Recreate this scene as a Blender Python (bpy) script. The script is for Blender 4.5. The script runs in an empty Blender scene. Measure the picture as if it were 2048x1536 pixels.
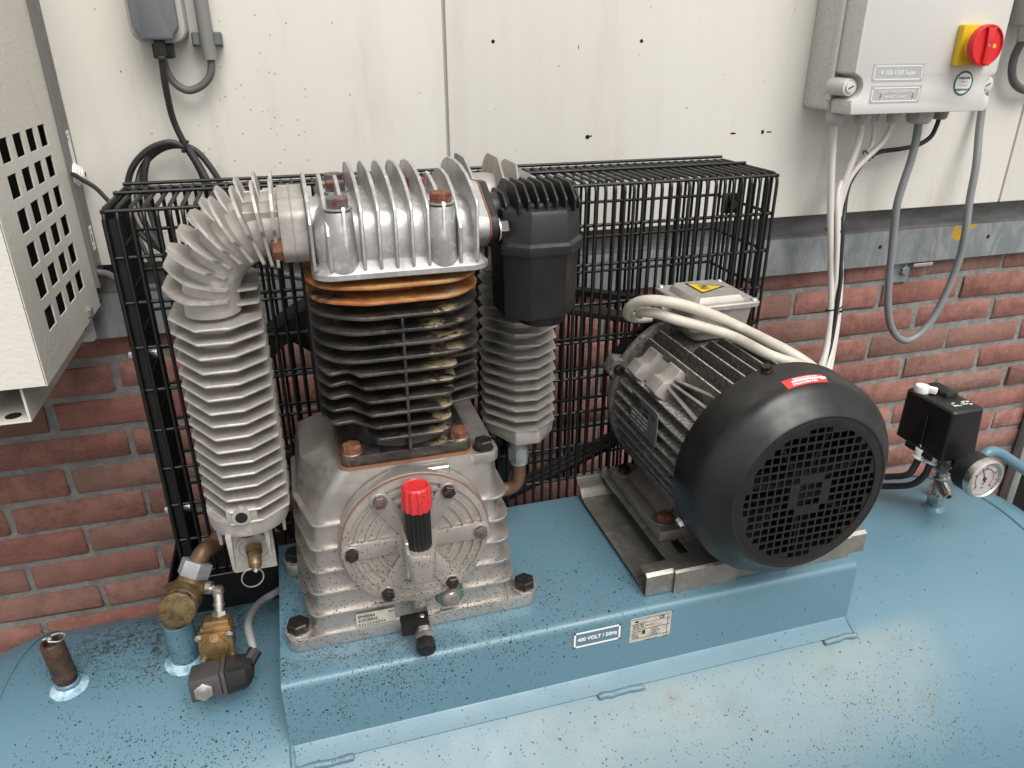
import bpy, bmesh, math, random
from mathutils import Vector, Matrix, Euler
random.seed(7)
S = bpy.context.scene
# ------------------------------------------------------------------ camera
def camera_matrix():
    a, b, c = 1.14305331, -0.285642105, -0.00202619622
    R = Matrix.Rotation(b, 3, 'Z') @ Matrix.Rotation(a, 3, 'X') @ Matrix.Rotation(c, 3, 'Z')
    return Matrix.Translation((0.316793, -1.289426, 0.509436)) @ R.to_4x4()
cd = bpy.data.cameras.new('camera'); cam = bpy.data.objects.new('camera', cd)
S.collection.objects.link(cam); cam.matrix_world = camera_matrix()
cd.sensor_width = 36; cd.lens = 36 * 1490.9 / 2048; cd.clip_start = 0.02; cd.clip_end = 500
S.camera = cam
# ------------------------------------------------------------------ light
SUN_EL, SUN_AZ = math.radians(54), math.radians(166)      # high, behind and left of the viewer
w = bpy.data.worlds.new('World'); S.world = w; w.use_nodes = True
nt = w.node_tree; bg = nt.nodes['Background']
sky = nt.nodes.new('ShaderNodeTexSky'); sky.sky_type = 'NISHITA'; sky.sun_disc = False
sky.sun_elevation = SUN_EL; sky.sun_rotation = SUN_AZ; sky.air_density = 1.0; sky.dust_density = 3.0; sky.ozone_density = 1.0
hs = nt.nodes.new('ShaderNodeHueSaturation'); hs.inputs['Saturation'].default_value = 0.10
nt.links.new(sky.outputs[0], hs.inputs['Color']); nt.links.new(hs.outputs[0], bg.inputs[0]); bg.inputs[1].default_value = 0.105
sd = bpy.data.lights.new('sun', 'SUN'); sd.energy = 1.5; sd.angle = math.radians(40); sd.color = (1, .96, .9)
sun = bpy.data.objects.new('sun', sd); S.collection.objects.link(sun)
sv = Vector((math.sin(SUN_AZ) * math.cos(SUN_EL), math.cos(SUN_AZ) * math.cos(SUN_EL), math.sin(SUN_EL)))
sun.rotation_euler = sv.to_track_quat('Z', 'Y').to_euler(); sun.location = sv * 5
S.view_settings.view_transform = 'Standard'; S.view_settings.look = 'None'; S.view_settings.exposure = 0.68
S.view_settings.gamma = 1; S.render.engine = 'CYCLES'

# ------------------------------------------------------------------ material helpers
class T:
    def __init__(s, name):
        s.m = bpy.data.materials.new(name); s.m.use_nodes = True
        s.t = s.m.node_tree; s.b = s.t.nodes['Principled BSDF']
        tc = s.t.nodes.new('ShaderNodeTexCoord'); s.obj = tc.outputs['Object']
        g = s.t.nodes.new('ShaderNodeNewGeometry'); s.pos = g.outputs['Position']; s.nor = g.outputs['Normal']
    def link(s, a, b): s.t.links.new(a, b)
    def put(s, inp, v):
        if isinstance(v, bpy.types.NodeSocket): s.link(v, inp)
        elif isinstance(v, (tuple, list)) and len(v) == 3 and inp.type == 'RGBA': inp.default_value = (*v, 1)
        else: inp.default_value = v
    def noise(s, scale, detail=4, rough=.55, vec=None, dist=0.0):
        n = s.t.nodes.new('ShaderNodeTexNoise'); s.link(vec or s.obj, n.inputs['Vector'])
        n.inputs['Scale'].default_value = scale; n.inputs['Detail'].default_value = detail
        n.inputs['Roughness'].default_value = rough; n.inputs['Distortion'].default_value = dist
        return n.outputs['Fac']
    def vor(s, scale, out='Distance', vec=None, rnd=1.0, feature='F1'):
        n = s.t.nodes.new('ShaderNodeTexVoronoi'); n.feature = feature; s.link(vec or s.obj, n.inputs['Vector'])
        n.inputs['Scale'].default_value = scale; n.inputs['Randomness'].default_value = rnd
        return n.outputs[out]
    def math(s, op, a, b=0.0, clamp=False):
        n = s.t.nodes.new('ShaderNodeMath'); n.operation = op; n.use_clamp = clamp
        s.put(n.inputs[0], a); s.put(n.inputs[1], b); return n.outputs[0]
    def rng(s, v, a, b, c=0.0, d=1.0, smooth=True):
        n = s.t.nodes.new('ShaderNodeMapRange'); n.interpolation_type = 'SMOOTHSTEP' if smooth else 'LINEAR'
        s.put(n.inputs[0], v); n.inputs[1].default_value = a; n.inputs[2].default_value = b
        n.inputs[3].default_value = c; n.inputs[4].default_value = d; return n.outputs[0]
    def mix(s, f, a, b, mode='MIX'):
        n = s.t.nodes.new('ShaderNodeMix'); n.data_type = 'RGBA'; n.blend_type = mode
        s.put(n.inputs[0], f); s.put(n.inputs[6], a); s.put(n.inputs[7], b); return n.outputs[2]
    def map(s, scale=(1, 1, 1), loc=(0, 0, 0), rot=(0, 0, 0), vec=None):
        n = s.t.nodes.new('ShaderNodeMapping'); s.link(vec or s.obj, n.inputs[0])
        n.inputs['Scale'].default_value = scale; n.inputs['Location'].default_value = loc; n.inputs['Rotation'].default_value = rot
        return n.outputs[0]
    def sep(s, vec=None):
        n = s.t.nodes.new('ShaderNodeSeparateXYZ'); s.link(vec or s.obj, n.inputs[0]); return n.outputs
    def blob(s, c, r, soft=1.0):                      # 1 at c, 0 at distance r (r may be per axis), world position
        n = s.t.nodes.new('ShaderNodeVectorMath'); n.operation = 'SUBTRACT'; s.link(s.pos, n.inputs[0]); n.inputs[1].default_value = c
        d = s.t.nodes.new('ShaderNodeVectorMath'); d.operation = 'DIVIDE'; s.link(n.outputs[0], d.inputs[0]); d.inputs[1].default_value = r
        l = s.t.nodes.new('ShaderNodeVectorMath'); l.operation = 'LENGTH'; s.link(d.outputs[0], l.inputs[0])
        return s.rng(l.outputs['Value'], 0.0, 1.0, 1.0, 0.0)
    def maxi(s, *a):
        r = a[0]
        for x in a[1:]: r = s.math('MAXIMUM', r, x)
        return r
    def bump(s, h, strength=.3, dist=.001):
        n = s.t.nodes.new('ShaderNodeBump'); s.put(n.inputs['Height'], h); n.inputs['Strength'].default_value = strength
        n.inputs['Distance'].default_value = dist; s.link(n.outputs[0], s.b.inputs['Normal'])
    def out(s, col, rough=.5, metal=0.0, spec=None, coat=None):
        s.put(s.b.inputs['Base Color'], col); s.put(s.b.inputs['Roughness'], rough); s.put(s.b.inputs['Metallic'], metal)
        if spec is not None: s.b.inputs['Specular IOR Level'].default_value = spec
        if coat is not None: s.b.inputs['Coat Weight'].default_value = coat; s.b.inputs['Coat Roughness'].default_value = .25
        return s.m

def plastic(name, col, rough=.5, var=.12, bump=.15, scale=60, dust=0.0, dustcol=(.35, .32, .28)):
    t = T(name); n = t.noise(scale * .25, 5); c = t.mix(n, tuple(x * (1 - var) for x in col), tuple(min(1, x * (1 + var)) for x in col))
    if dust:
        up = t.rng(t.sep(t.nor)[2], .2, .95); d = t.math('MULTIPLY', t.rng(t.noise(35, 7, .7), .42, .68), dust)
        c = t.mix(t.math('MULTIPLY', d, t.math('ADD', t.math('MULTIPLY', up, .8), .2)), c, dustcol)
    f = t.noise(scale * 14, 3); t.bump(f, bump, .0004)
    return t.out(c, t.rng(t.noise(scale * .6, 4), .3, .7, rough - .08, rough + .1))

def aluminium(name, base=(.62, .60, .57), rough=.42, metal=.85, grime=.35, grimecol=(.20, .17, .14), ox=.3, oxcol=(.74, .72, .70), speck=0.0):
    t = T(name)
    n = t.noise(24, 6, .6); c = t.mix(t.rng(n, .35, .65), tuple(x * .86 for x in base), base)
    o = t.rng(t.noise(60, 8, .72, dist=.4), .50, .66); c = t.mix(t.math('MULTIPLY', o, ox), c, oxcol)
    g = t.rng(t.noise(14, 7, .68, vec=t.map((1, 1, .6))), .47, .72); gm = t.math('MULTIPLY', g, grime); c = t.mix(gm, c, grimecol)
    fine = t.rng(t.noise(420, 3), .55, .75); c = t.mix(t.math('MULTIPLY', fine, .25 * (grime + .3)), c, grimecol)
    m = t.math('SUBTRACT', metal, t.math('MULTIPLY', t.math('ADD', gm, t.math('MULTIPLY', o, ox)), .55), True)
    r = t.math('ADD', t.rng(t.noise(45, 5), .3, .7, rough - .07, rough + .10), t.math('MULTIPLY', gm, .25))
    if speck:
        v = t.map((1, 1, 1), vec=t.pos); d = t.vor(330, vec=v); k = t.sep(t.vor(330, 'Color', vec=v))[0]
        low = t.rng(t.sep(t.pos)[2], .09, -.12); up = t.rng(t.sep(t.nor)[2], -.2, .7, .35, 1.0)
        cl = t.rng(t.noise(13, 3, vec=t.pos), .35, .6)
        dens = t.math('MULTIPLY', t.math('MULTIPLY', low, up), t.math('MULTIPLY', cl, speck))
        on = t.math('MULTIPLY', t.math('LESS_THAN', d, .27), t.math('LESS_THAN', k, dens)); c = t.mix(on, c, (.015, .010, .008))
        m = t.math('MULTIPLY', m, t.math('SUBTRACT', 1.0, on))
    t.bump(t.math('ADD', t.noise(700, 3), t.math('MULTIPLY', t.noise(90, 5), 1.6)), .35, .0004)
    return t.out(c, r, m)

def motor_metal():
    t = T('weathered_shaded_motor_casting'); up = t.sep(t.nor)[2]
    n = t.noise(150, 7, .75); c = t.mix(t.rng(n, .36, .64), (.11, .098, .086), (.27, .25, .225))
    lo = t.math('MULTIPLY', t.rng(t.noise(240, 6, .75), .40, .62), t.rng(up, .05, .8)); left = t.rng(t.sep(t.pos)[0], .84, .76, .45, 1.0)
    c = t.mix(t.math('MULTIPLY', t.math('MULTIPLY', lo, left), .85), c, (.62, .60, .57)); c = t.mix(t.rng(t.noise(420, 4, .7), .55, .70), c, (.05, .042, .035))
    c = t.mix(t.math('MULTIPLY', t.rng(up, -.1, -.8), .6), c, (.06, .05, .042))  # faces turned down painted darker: shade between the fins in the colour
    t.bump(t.math('ADD', t.noise(500, 3), t.math('MULTIPLY', t.noise(90, 5), 1.5)), .4, .0006); return t.out(c, .5, .45)

def specks(t, dens, scale=330, size=.31, vec=None):
    """small dark fallen bits; dens = 0..1 socket"""
    wob = t.t.nodes.new('ShaderNodeTexNoise'); wob.inputs['Scale'].default_value = 130; t.link(t.pos, wob.inputs['Vector'])
    sc = t.t.nodes.new('ShaderNodeVectorMath'); sc.operation = 'SCALE'; t.link(wob.outputs['Color'], sc.inputs[0]); sc.inputs['Scale'].default_value = .0075
    ad = t.t.nodes.new('ShaderNodeVectorMath'); ad.operation = 'ADD'; t.link(t.pos, ad.inputs[0]); t.link(sc.outputs[0], ad.inputs[1])
    v = t.map((1, 1, 1.0), vec=ad.outputs[0]); d = t.vor(scale, vec=v); k = t.sep(t.vor(scale, 'Color', vec=v))
    sz = t.math('MULTIPLY', t.math('ADD', k[1], .35), size)
    return t.math('MULTIPLY', t.math('LESS_THAN', d, sz), t.math('LESS_THAN', k[0], dens))

MAT = {}
def mats():
    # blue tank paint with fallen debris, dust film and small rust runs
    t = T('blue_tank_paint')
    base = t.mix(t.noise(5, 5, .6, vec=t.pos), (.096, .192, .246), (.113, .217, .275))
    P = t.sep(t.pos)
    zone = t.math('MULTIPLY', t.math('MULTIPLY', t.rng(t.math('ADD', P[0], t.math('MULTIPLY', t.noise(4, 3, vec=t.pos), .08)), 1.17, 1.08), t.rng(P[1], -.655, -.690)), t.rng(P[0], .40, .56, .55, 1.0))
    film = t.math('MULTIPLY', t.rng(t.sep(t.nor)[2], .3, .8), t.math('MULTIPLY', t.rng(t.noise(5, 7, .65, vec=t.pos), .26, .62, .35, 1.0), t.maxi(zone, t.math('MULTIPLY', t.blob((.1, -.79, -.28), (.33, .16, .3)), .7))))
    base = t.mix(t.math('MULTIPLY', film, .66), base, (.235, .285, .275))
    stip = t.math('MULTIPLY', t.rng(t.noise(330, 3, .6, vec=t.map((1, .55, .55), vec=t.pos)), .50, .60), t.maxi(t.math('MULTIPLY', t.blob((.20, -.80, -.28), (.40, .20, .3)), .9), t.math('MULTIPLY', t.blob((.55, -.82, -.3), (.3, .16, .3)), .5)))
    base = t.mix(t.math('MULTIPLY', stip, .55), base, (.13, .115, .115))
    oil = t.math('MULTIPLY', t.rng(t.noise(95, 6, .75, vec=t.pos, dist=.6), .49, .58), t.math('MULTIPLY', t.rng(t.noise(16, 4, vec=t.pos), .30, .52), t.maxi(t.math('MULTIPLY', t.blob((.105, -.425, -.19), (.19, .13, .3)), 1.5, True), t.math('MULTIPLY', t.blob((.33, -.615, -.119), (.22, .035, .04)), .6))))
    base = t.mix(t.math('MULTIPLY', oil, .9, True), base, (.030, .022, .017))
    gr = t.math('MULTIPLY', t.rng(t.noise(22, 6, .7, vec=t.pos), .5, .72), t.maxi(t.blob((.62, -.70, -.25), (.45, .08, .1)), t.blob((1.02, -.72, -.27), (.22, .15, .2)), t.blob((.52, -.52, -.12), (.34, .20, .06))))
    base = t.mix(t.math('MULTIPLY', gr, .45), base, (.15, .12, .095))
    # rust runs below the saddle
    run = t.math('MULTIPLY', t.rng(t.noise(9, 6, .7, vec=t.map((9, 1.2, 1.2), vec=t.pos)), .60, .74), t.maxi(t.blob((.52, -.74, -.28), (.18, .12, .15)), t.math('MULTIPLY', t.blob((.84, -.69, -.25), (.14, .05, .08)), .8)))
    base = t.mix(t.math('MULTIPLY', run, .5), base, (.20, .10, .07))
    rustp = t.math('MULTIPLY', t.rng(t.noise(60, 5, .7, vec=t.pos), .64, .72), t.maxi(t.blob((.95, -.78, -.3), (.35, .25, .4)), t.blob((.55, -.78, -.3), (.3, .2, .4))))
    base = t.mix(t.math('MULTIPLY', rustp, .5), base, (.21, .12, .05))
    clus = t.rng(t.noise(24, 4, .6, vec=t.pos), .38, .64, .25, 1.0)
    dens = t.maxi(t.math('MULTIPLY', t.blob((.085, -.43, -.19), (.22, .16, .3)), 2.4), t.math('MULTIPLY', t.blob((.12, -.64, -.22), (.24, .16, .3)), .75), t.math('MULTIPLY', t.blob((.34, -.62, -.13), (.34, .16, .10)), 1.15),
                  t.math('MULTIPLY', t.blob((.25, -.52, -.12), (.12, .22, .05)), .9), t.math('MULTIPLY', t.blob((.60, -.60, -.12), (.20, .12, .05)), .55), t.math('MULTIPLY', t.blob((.27, -.80, -.30), (.36, .24, .3)), .62),
                  t.math('MULTIPLY', t.blob((.98, -.82, -.30), (.28, .22, .3)), .50), t.math('MULTIPLY', zone, .14), .03)
    on = specks(t, t.math('MULTIPLY', dens, clus)); base = t.mix(on, base, (.018, .014, .012))
    on2 = specks(t, t.math('MULTIPLY', t.math('MULTIPLY', dens, clus), .9), 520, .30); base = t.mix(on2, base, (.03, .025, .02))
    rr = t.math('ADD', t.rng(t.noise(12, 5, vec=t.pos), .3, .7, .30, .42), t.math('MULTIPLY', film, .18))
    t.bump(t.math('ADD', t.noise(240, 4, vec=t.pos), t.math('MULTIPLY', t.math('ADD', on, on2), 2.5)), .16, .0008)
    MAT['blue'] = t.out(base, rr, 0, .55)
    t = T('mottled_weld'); c = t.mix(t.rng(t.noise(50, 5), .4, .6), (.16, .33, .42), (.42, .55, .60)); t.bump(t.noise(120, 3, dist=1.5), .8, .003); MAT['weld'] = t.out(c, .35)  # pale blotches mixed over the blue
    MAT['cast'] = aluminium('cast_aluminium_crankcase', (.53, .50, .465), .37, .84, .26, (.19, .155, .125), .14, (.66, .64, .60), speck=1.6)
    MAT['cover'] = aluminium('machined_cover_aluminium', (.50, .46, .42), .44, .72, .45, (.22, .17, .125), .12, (.6, .58, .55), speck=2.6)
    MAT['head'] = aluminium('oxidised_head_aluminium', (.56, .55, .54), .38, .80, .50, (.13, .11, .095), .55, (.74, .73, .72))
    MAT['cooler'] = aluminium('matt_cooler_aluminium', (.50, .47, .435), .52, .55, .32, (.20, .17, .14), .35, (.66, .63, .60))
    MAT['coolerdark'] = aluminium('dark_cooler_aluminium', (.40, .375, .345), .55, .55, .40, (.16, .135, .115), .25, (.55, .53, .5))  # darker version of the cooler metal, for the right cooler and joint gasket
    MAT['motor'] = aluminium('grimy_motor_aluminium', (.32, .30, .275), .46, .62, .80, (.05, .04, .033), .6, (.66, .64, .61))
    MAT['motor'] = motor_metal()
    MAT['foot'] = aluminium('dull_motor_foot_aluminium', (.25, .225, .20), .50, .55, .55, (.10, .08, .065), .15, (.45, .42, .4))
    MAT['zinc'] = aluminium('zinc_plated_sheet', (.36, .345, .305), .34, .80, .50, (.12, .10, .075), .25, (.55, .53, .49))
    MAT['steel'] = aluminium('bright_steel', (.66, .65, .62), .28, .95, .2, (.2, .17, .14), .15)
    MAT['nickel'] = aluminium('nickel_fitting', (.55, .52, .48), .27, .95, .3, (.15, .12, .1), .1)
    MAT['boxalu'] = aluminium('terminal_box_aluminium', (.47, .44, .40), .50, .55, .40, (.18, .15, .125), .3, (.62, .6, .57))
    # galvanised steel
    t = T('galvanised_steel'); v = t.map((1, 1, .35), vec=t.pos)
    c = t.mix(t.rng(t.noise(16, 6, .65, vec=v, dist=1.2), .40, .62), (.21, .235, .24), (.33, .345, .335))
    k = t.sep(t.vor(42, 'Color', vec=v))[0]; c = t.mix(t.math('MULTIPLY', k, .22), c, (.16, .18, .19))
    c = t.mix(t.math('MULTIPLY', t.rng(t.noise(38, 7, .75, vec=t.map((1, 1, .25), vec=t.pos), dist=1.5), .62, .69), .55), c, (.52, .53, .52))
    yel = t.math('MULTIPLY', t.maxi(t.blob((1.700, -.02, .137), (.030, .05, .026)), t.math('MULTIPLY', t.blob((1.735, -.02, .150), (.022, .05, .010)), .75)), t.rng(t.noise(70, 5, vec=t.pos), .36, .48))
    c = t.mix(t.math('GREATER_THAN', yel, .22), c, (.50, .31, .02))
    d = t.rng(t.noise(20, 5, vec=t.pos), .5, .75); c = t.mix(t.math('MULTIPLY', d, .3), c, (.14, .12, .10)); t.bump(t.noise(60, 4, vec=t.pos), .1, .001)
    MAT['galv'] = t.out(c, .52, .35)
    t = T('shaded_flashing'); c = t.mix(t.rng(t.noise(9, 6, .6, vec=t.map((1, 1, 3), vec=t.pos)), .35, .65), (.10, .098, .095), (.17, .165, .16)); MAT['flash'] = t.out(c, .6, .3)  # dark tone carries the shadow under the cladding edge
    # cream sandwich panel
    t = T('cream_wall_panel'); v = t.map((1, 1, .16), vec=t.pos)
    c = t.mix(t.noise(3.0, 6, .6, vec=v), (.74, .705, .635), (.80, .77, .705))
    st = t.math('MULTIPLY', t.rng(t.noise(14, 7, .7, vec=v), .46, .70), t.maxi(t.blob((.30, -.035, .42), (.30, .2, .36)), t.math('MULTIPLY', t.blob((1.33, -.035, .33), (.25, .2, .25)), .6), t.math('MULTIPLY', t.rng(t.sep(t.pos)[2], .36, .2), .5), .22))
    c = t.mix(t.math('MULTIPLY', st, .62), c, (.42, .365, .275))
    br = t.math('MULTIPLY', t.rng(t.noise(5, 4, vec=t.map((1, 1, .3), vec=t.pos)), .52, .66), t.blob((.45, -.035, .48), (.14, .2, .25)))
    c = t.mix(t.math('MULTIPLY', br, .30), c, (.52, .36, .25))
    pit = t.math('MULTIPLY', t.math('LESS_THAN', t.vor(120, vec=t.pos), .17), t.math('LESS_THAN', t.sep(t.vor(120, 'Color', vec=t.pos))[0], t.math('ADD', .012, t.math('MULTIPLY', t.blob((.29, -.035, .40), (.16, .2, .22)), .30))))
    c = t.mix(t.math('MULTIPLY', pit, .6), c, (.22, .18, .12))
    sp2 = t.math('MULTIPLY', t.math('LESS_THAN', t.vor(24, vec=t.pos), .035), t.math('LESS_THAN', t.sep(t.vor(24, 'Color', vec=t.pos))[1], .16)); c = t.mix(t.math('MULTIPLY', sp2, .8), c, (.10, .085, .07))
    wv = t.t.nodes.new('ShaderNodeTexWave'); wv.bands_direction = 'X'; wv.inputs['Scale'].default_value = 9; wv.inputs['Distortion'].default_value = .6; t.link(t.map((1, 1, .02), vec=t.pos), wv.inputs['Vector'])
    t.bump(t.math('ADD', t.math('MULTIPLY', wv.outputs['Fac'], 2.0), t.noise(200, 3, vec=t.pos)), .10, .0012)
    MAT['cream'] = t.out(c, t.rng(t.noise(10, 4, vec=t.pos), .3, .7, .40, .55))
    t = T('beige_powder_coat'); c = t.mix(t.noise(7, 5), (.62, .595, .53), (.68, .65, .585)); c = t.mix(t.math('MULTIPLY', t.rng(t.noise(30, 6, .7), .55, .75), .18), c, (.3, .26, .2)); t.bump(t.noise(180, 3), .45, .0015); MAT['beige'] = t.out(c, .5)
    MAT['greystrip'] = plastic('grey_sheet_metal', (.155, .145, .135), .5, .08)
    # brick and mortar
    t = T('red_brick'); oi = t.t.nodes.new('ShaderNodeObjectInfo'); rnd = oi.outputs['Random']
    mp = t.t.nodes.new('ShaderNodeVectorMath'); mp.operation = 'ADD'; t.link(t.obj, mp.inputs[0]); cx = t.t.nodes.new('ShaderNodeCombineXYZ')
    t.link(t.math('MULTIPLY', rnd, 37.0), cx.inputs[0]); t.link(t.math('MULTIPLY', rnd, 91.0), cx.inputs[2]); t.link(cx.outputs[0], mp.inputs[1]); v = mp.outputs[0]
    rv = t.math('FRACT', t.math('MULTIPLY', rnd, 7.31)); c = t.mix(rnd, (.285, .112, .085), (.345, .175, .138)); c = t.mix(t.rng(t.noise(26, 6, .65, vec=v), .36, .66), c, (.20, .085, .068))
    c = t.mix(t.math('MULTIPLY', t.rng(rv, .55, 1.0), .5), c, (.19, .125, .10)); c = t.mix(t.math('MULTIPLY', t.rng(t.noise(9, 4, vec=v), .5, .75), .35), c, (.16, .085, .075)); c = t.mix(t.math('MULTIPLY', t.rng(t.noise(420, 4, .7, vec=v), .52, .68), .55), c, (.42, .22, .18))
    c = t.mix(t.math('MULTIPLY', t.rng(t.noise(60, 5, .7, vec=v), .66, .74), .6), c, (.45, .38, .33))
    t.bump(t.math('ADD', t.noise(380, 5, .7, vec=v), t.math('MULTIPLY', t.noise(60, 5, vec=v), 2.2)), .75, .0022); MAT['brick'] = t.out(c, .88)
    t = T('cement_mortar'); c = t.mix(t.rng(t.noise(30, 7, .7, vec=t.pos), .35, .65), (.185, .180, .168), (.285, .278, .262)); c = t.mix(t.math('MULTIPLY', t.rng(t.noise(500, 3, vec=t.pos), .5, .7), .5), c, (.30, .29, .27))
    t.bump(t.math('ADD', t.noise(520, 4, .7, vec=t.pos), t.math('MULTIPLY', t.noise(70, 5, vec=t.pos), 2.5)), .8, .003); MAT['mortar'] = t.out(c, .92)
    # black iron cylinder with rust at the top and tan baked patches
    t = T('black_iron_with_rust'); P = t.sep(t.pos); z = P[2]; x = P[0]
    nn = t.noise(26, 7, .68, vec=t.map((1, 1, 2.2), vec=t.pos), dist=.8)
    c = t.mix(t.rng(nn, .35, .65), (.011, .010, .0095), (.055, .046, .038))
    top = t.rng(z, .2765, .2835); rustn = t.rng(t.math('ADD', t.noise(34, 6, .7, vec=t.pos), t.math('MULTIPLY', t.rng(x, .32, .38), .22)), .44, .56)
    rust = t.mix(t.rng(t.noise(55, 6, .7, vec=t.pos), .4, .64), (.33, .105, .028), (.40, .21, .07)); rust = t.mix(t.rng(t.noise(90, 5, vec=t.pos), .58, .7), rust, (.09, .03, .018))
    topm = t.rng(z, .2905, .2950)
    c = t.mix(t.math('MULTIPLY', top, t.maxi(rustn, topm)), c, rust)
    tanm = t.math('MULTIPLY', t.math('MULTIPLY', t.rng(t.noise(44, 5, .65, vec=t.map((1, 1, 1.3), vec=t.pos), dist=.5), .47, .56), t.rng(x, .422, .440)), t.rng(x, .475, .462))
    tanm = t.math('MULTIPLY', tanm, t.math('MULTIPLY', t.rng(t.sep(t.nor)[2], .5, .9), t.rng(P[1], -.56, -.578)))
    c = t.mix(t.math('MULTIPLY', tanm, .85), c, (.33, .265, .155))
    br = t.math('MULTIPLY', t.rng(t.noise(30, 6, .7, vec=t.map((1, 1, 1), (3, 1, 0), vec=t.pos)), .56, .68), .55); c = t.mix(br, c, (.15, .095, .05))
    t.bump(t.math('ADD', t.noise(260, 5, .7, vec=t.pos), t.math('MULTIPLY', t.noise(50, 5, vec=t.pos), 2)), .55, .0014)
    MAT['iron'] = t.out(c, t.math('ADD', t.rng(nn, .3, .7, .26, .48), t.math('MULTIPLY', top, .25)), .0, .55)
    t = T('rusty_bolt'); c = t.mix(t.rng(t.noise(160, 6, .7), .38, .62), (.22, .075, .032), (.085, .035, .022)); c = t.mix(t.rng(t.noise(300, 4), .6, .7), c, (.36, .16, .07)); t.bump(t.noise(500, 4), .6, .0008); MAT['rust'] = t.out(c, .8)
    t = T('half_rusty_bolt'); c = t.mix(t.rng(t.noise(120, 6, .7), .47, .57), (.13, .13, .14), (.17, .06, .03)); t.bump(t.noise(400, 4), .4, .0006); MAT['rust2'] = t.out(c, .5, .4)
    t = T('black_oxide_bolt'); c = t.mix(t.rng(t.noise(130, 5, .6), .5, .7), (.040, .036, .034), (.10, .065, .045)); t.bump(t.noise(400, 4), .3, .0003); MAT['blackbolt'] = t.out(c, .36, .7)
    t = T('brass'); c = t.mix(t.rng(t.noise(60, 6, .7), .38, .64), (.23, .165, .085), (.105, .075, .04)); t.bump(t.noise(300, 4), .3, .0005); MAT['brass'] = t.out(c, .44, .7)
    t = T('gold_brass'); c = t.mix(t.rng(t.noise(60, 6, .7), .40, .66), (.36, .235, .105), (.17, .10, .045)); t.bump(t.noise(300, 4), .3, .0005); MAT['gold'] = t.out(c, .40, .75)
    t = T('tarnished_bronze'); c = t.mix(t.rng(t.noise(80, 6, .7), .38, .64), (.135, .082, .055), (.075, .048, .034)); t.bump(t.noise(300, 4), .3, .0005); MAT['bronze'] = t.out(c, .45, .6)
    t = T('browned_copper_pipe'); c = t.mix(t.rng(t.noise(50, 6, .7), .36, .66), (.13, .078, .048), (.22, .12, .065)); MAT['copper'] = t.out(c, .45, .45)
    t = T('orange_gasket'); MAT['gasket'] = t.out(t.mix(t.noise(60, 4), (.33, .12, .06), (.17, .07, .045)), .7)
    t = T('sealant_green'); MAT['green'] = t.out(t.mix(t.noise(90, 4), (.035, .09, .05), (.10, .16, .11)), .35)
    t = T('wet_sight_glass'); c = t.mix(t.rng(t.noise(60, 4), .45, .6), (.16, .15, .14), (.26, .22, .2)); MAT['glass'] = t.out(c, .08, .2, .8, 1.0)
    MAT['hood'] = plastic('black_fan_hood_paint', (.0085, .0080, .0077), .36, .3, .12, 40, .22, (.08, .065, .05))
    MAT['filterblack'] = plastic('black_ribbed_plastic', (.0125, .0127, .013), .50, .2, .4, 60, .18, (.09, .085, .08))
    MAT['black'] = plastic('black_plastic', (.0065, .0065, .0066), .42, .2, .2)
    MAT['wire'] = plastic('black_coated_wire', (.0035, .0035, .0035), .40, .2, .1)
    MAT['pulley'] = plastic('black_pulley_iron', (.007, .007, .007), .6, .3, .3)
    MAT['rubber'] = plastic('black_rubber_cable', (.020, .0195, .019), .5, .2, .1)
    MAT['graycable'] = plastic('grey_cable', (.21, .215, .22), .45, .08, .1)
    MAT['darkgreycable'] = plastic('weathered_grey_cable', (.115, .11, .105), .5, .2, .2)
    MAT['whitecable'] = plastic('white_cable', (.60, .565, .53), .45, .06, .12, 60, .35, (.3, .25, .2))
    MAT['creamcable'] = plastic('yellowed_white_cable', (.57, .53, .45), .42, .08, .12, 60, .45, (.25, .20, .14))
    MAT['gland'] = plastic('grey_cable_gland', (.44, .43, .41), .5, .06)
    MAT['glanddark'] = plastic('dark_grey_cable_gland', (.24, .225, .205), .5, .06)
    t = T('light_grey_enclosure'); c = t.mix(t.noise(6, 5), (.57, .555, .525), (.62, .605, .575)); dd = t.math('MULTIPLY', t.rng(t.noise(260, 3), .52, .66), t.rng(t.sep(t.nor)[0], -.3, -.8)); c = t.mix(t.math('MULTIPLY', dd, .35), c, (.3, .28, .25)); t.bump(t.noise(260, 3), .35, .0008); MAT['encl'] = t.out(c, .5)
    MAT['white'] = plastic('white_plastic', (.80, .79, .76), .4, .04)
    MAT['red'] = plastic('red_plastic', (.62, .018, .022), .36, .1)
    MAT['yellow'] = plastic('yellow_plastic', (.72, .48, .02), .38, .08)
    MAT['sockgrey'] = plastic('socket_grey', (.42, .405, .375), .5, .06)
    MAT['flap'] = plastic('dark_grey_flap', (.125, .13, .14), .5, .14, .2, 40)
    MAT['coil'] = plastic('dark_grey_coil', (.055, .052, .052), .55, .15, .3)
    MAT['conduit'] = plastic('grey_pvc_conduit', (.20, .20, .19), .5, .1)
    MAT['redcap'] = plastic('red_oil_cap', (.60, .03, .03), .42, .1, .3, 60, .0)
    t = T('red_oil_cap_speckled'); c = t.mix(t.noise(40, 3), (.55, .025, .03), (.64, .04, .04)); k = t.vor(420); kk = t.sep(t.vor(420, 'Color'))[0]; c = t.mix(t.math('MULTIPLY', t.math('LESS_THAN', k, .3), t.math('LESS_THAN', kk, .25)), c, (.08, .01, .01)); MAT['redcap'] = t.out(c, .38)
    MAT['ink'] = plastic('black_ink', (.015, .015, .015), .6, .05, .02)
    MAT['whiteprint'] = plastic('white_print', (.78, .78, .76), .5, .03, .02)
    MAT['greyprint'] = plastic('grey_label', (.40, .40, .40), .5, .04, .02)
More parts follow.
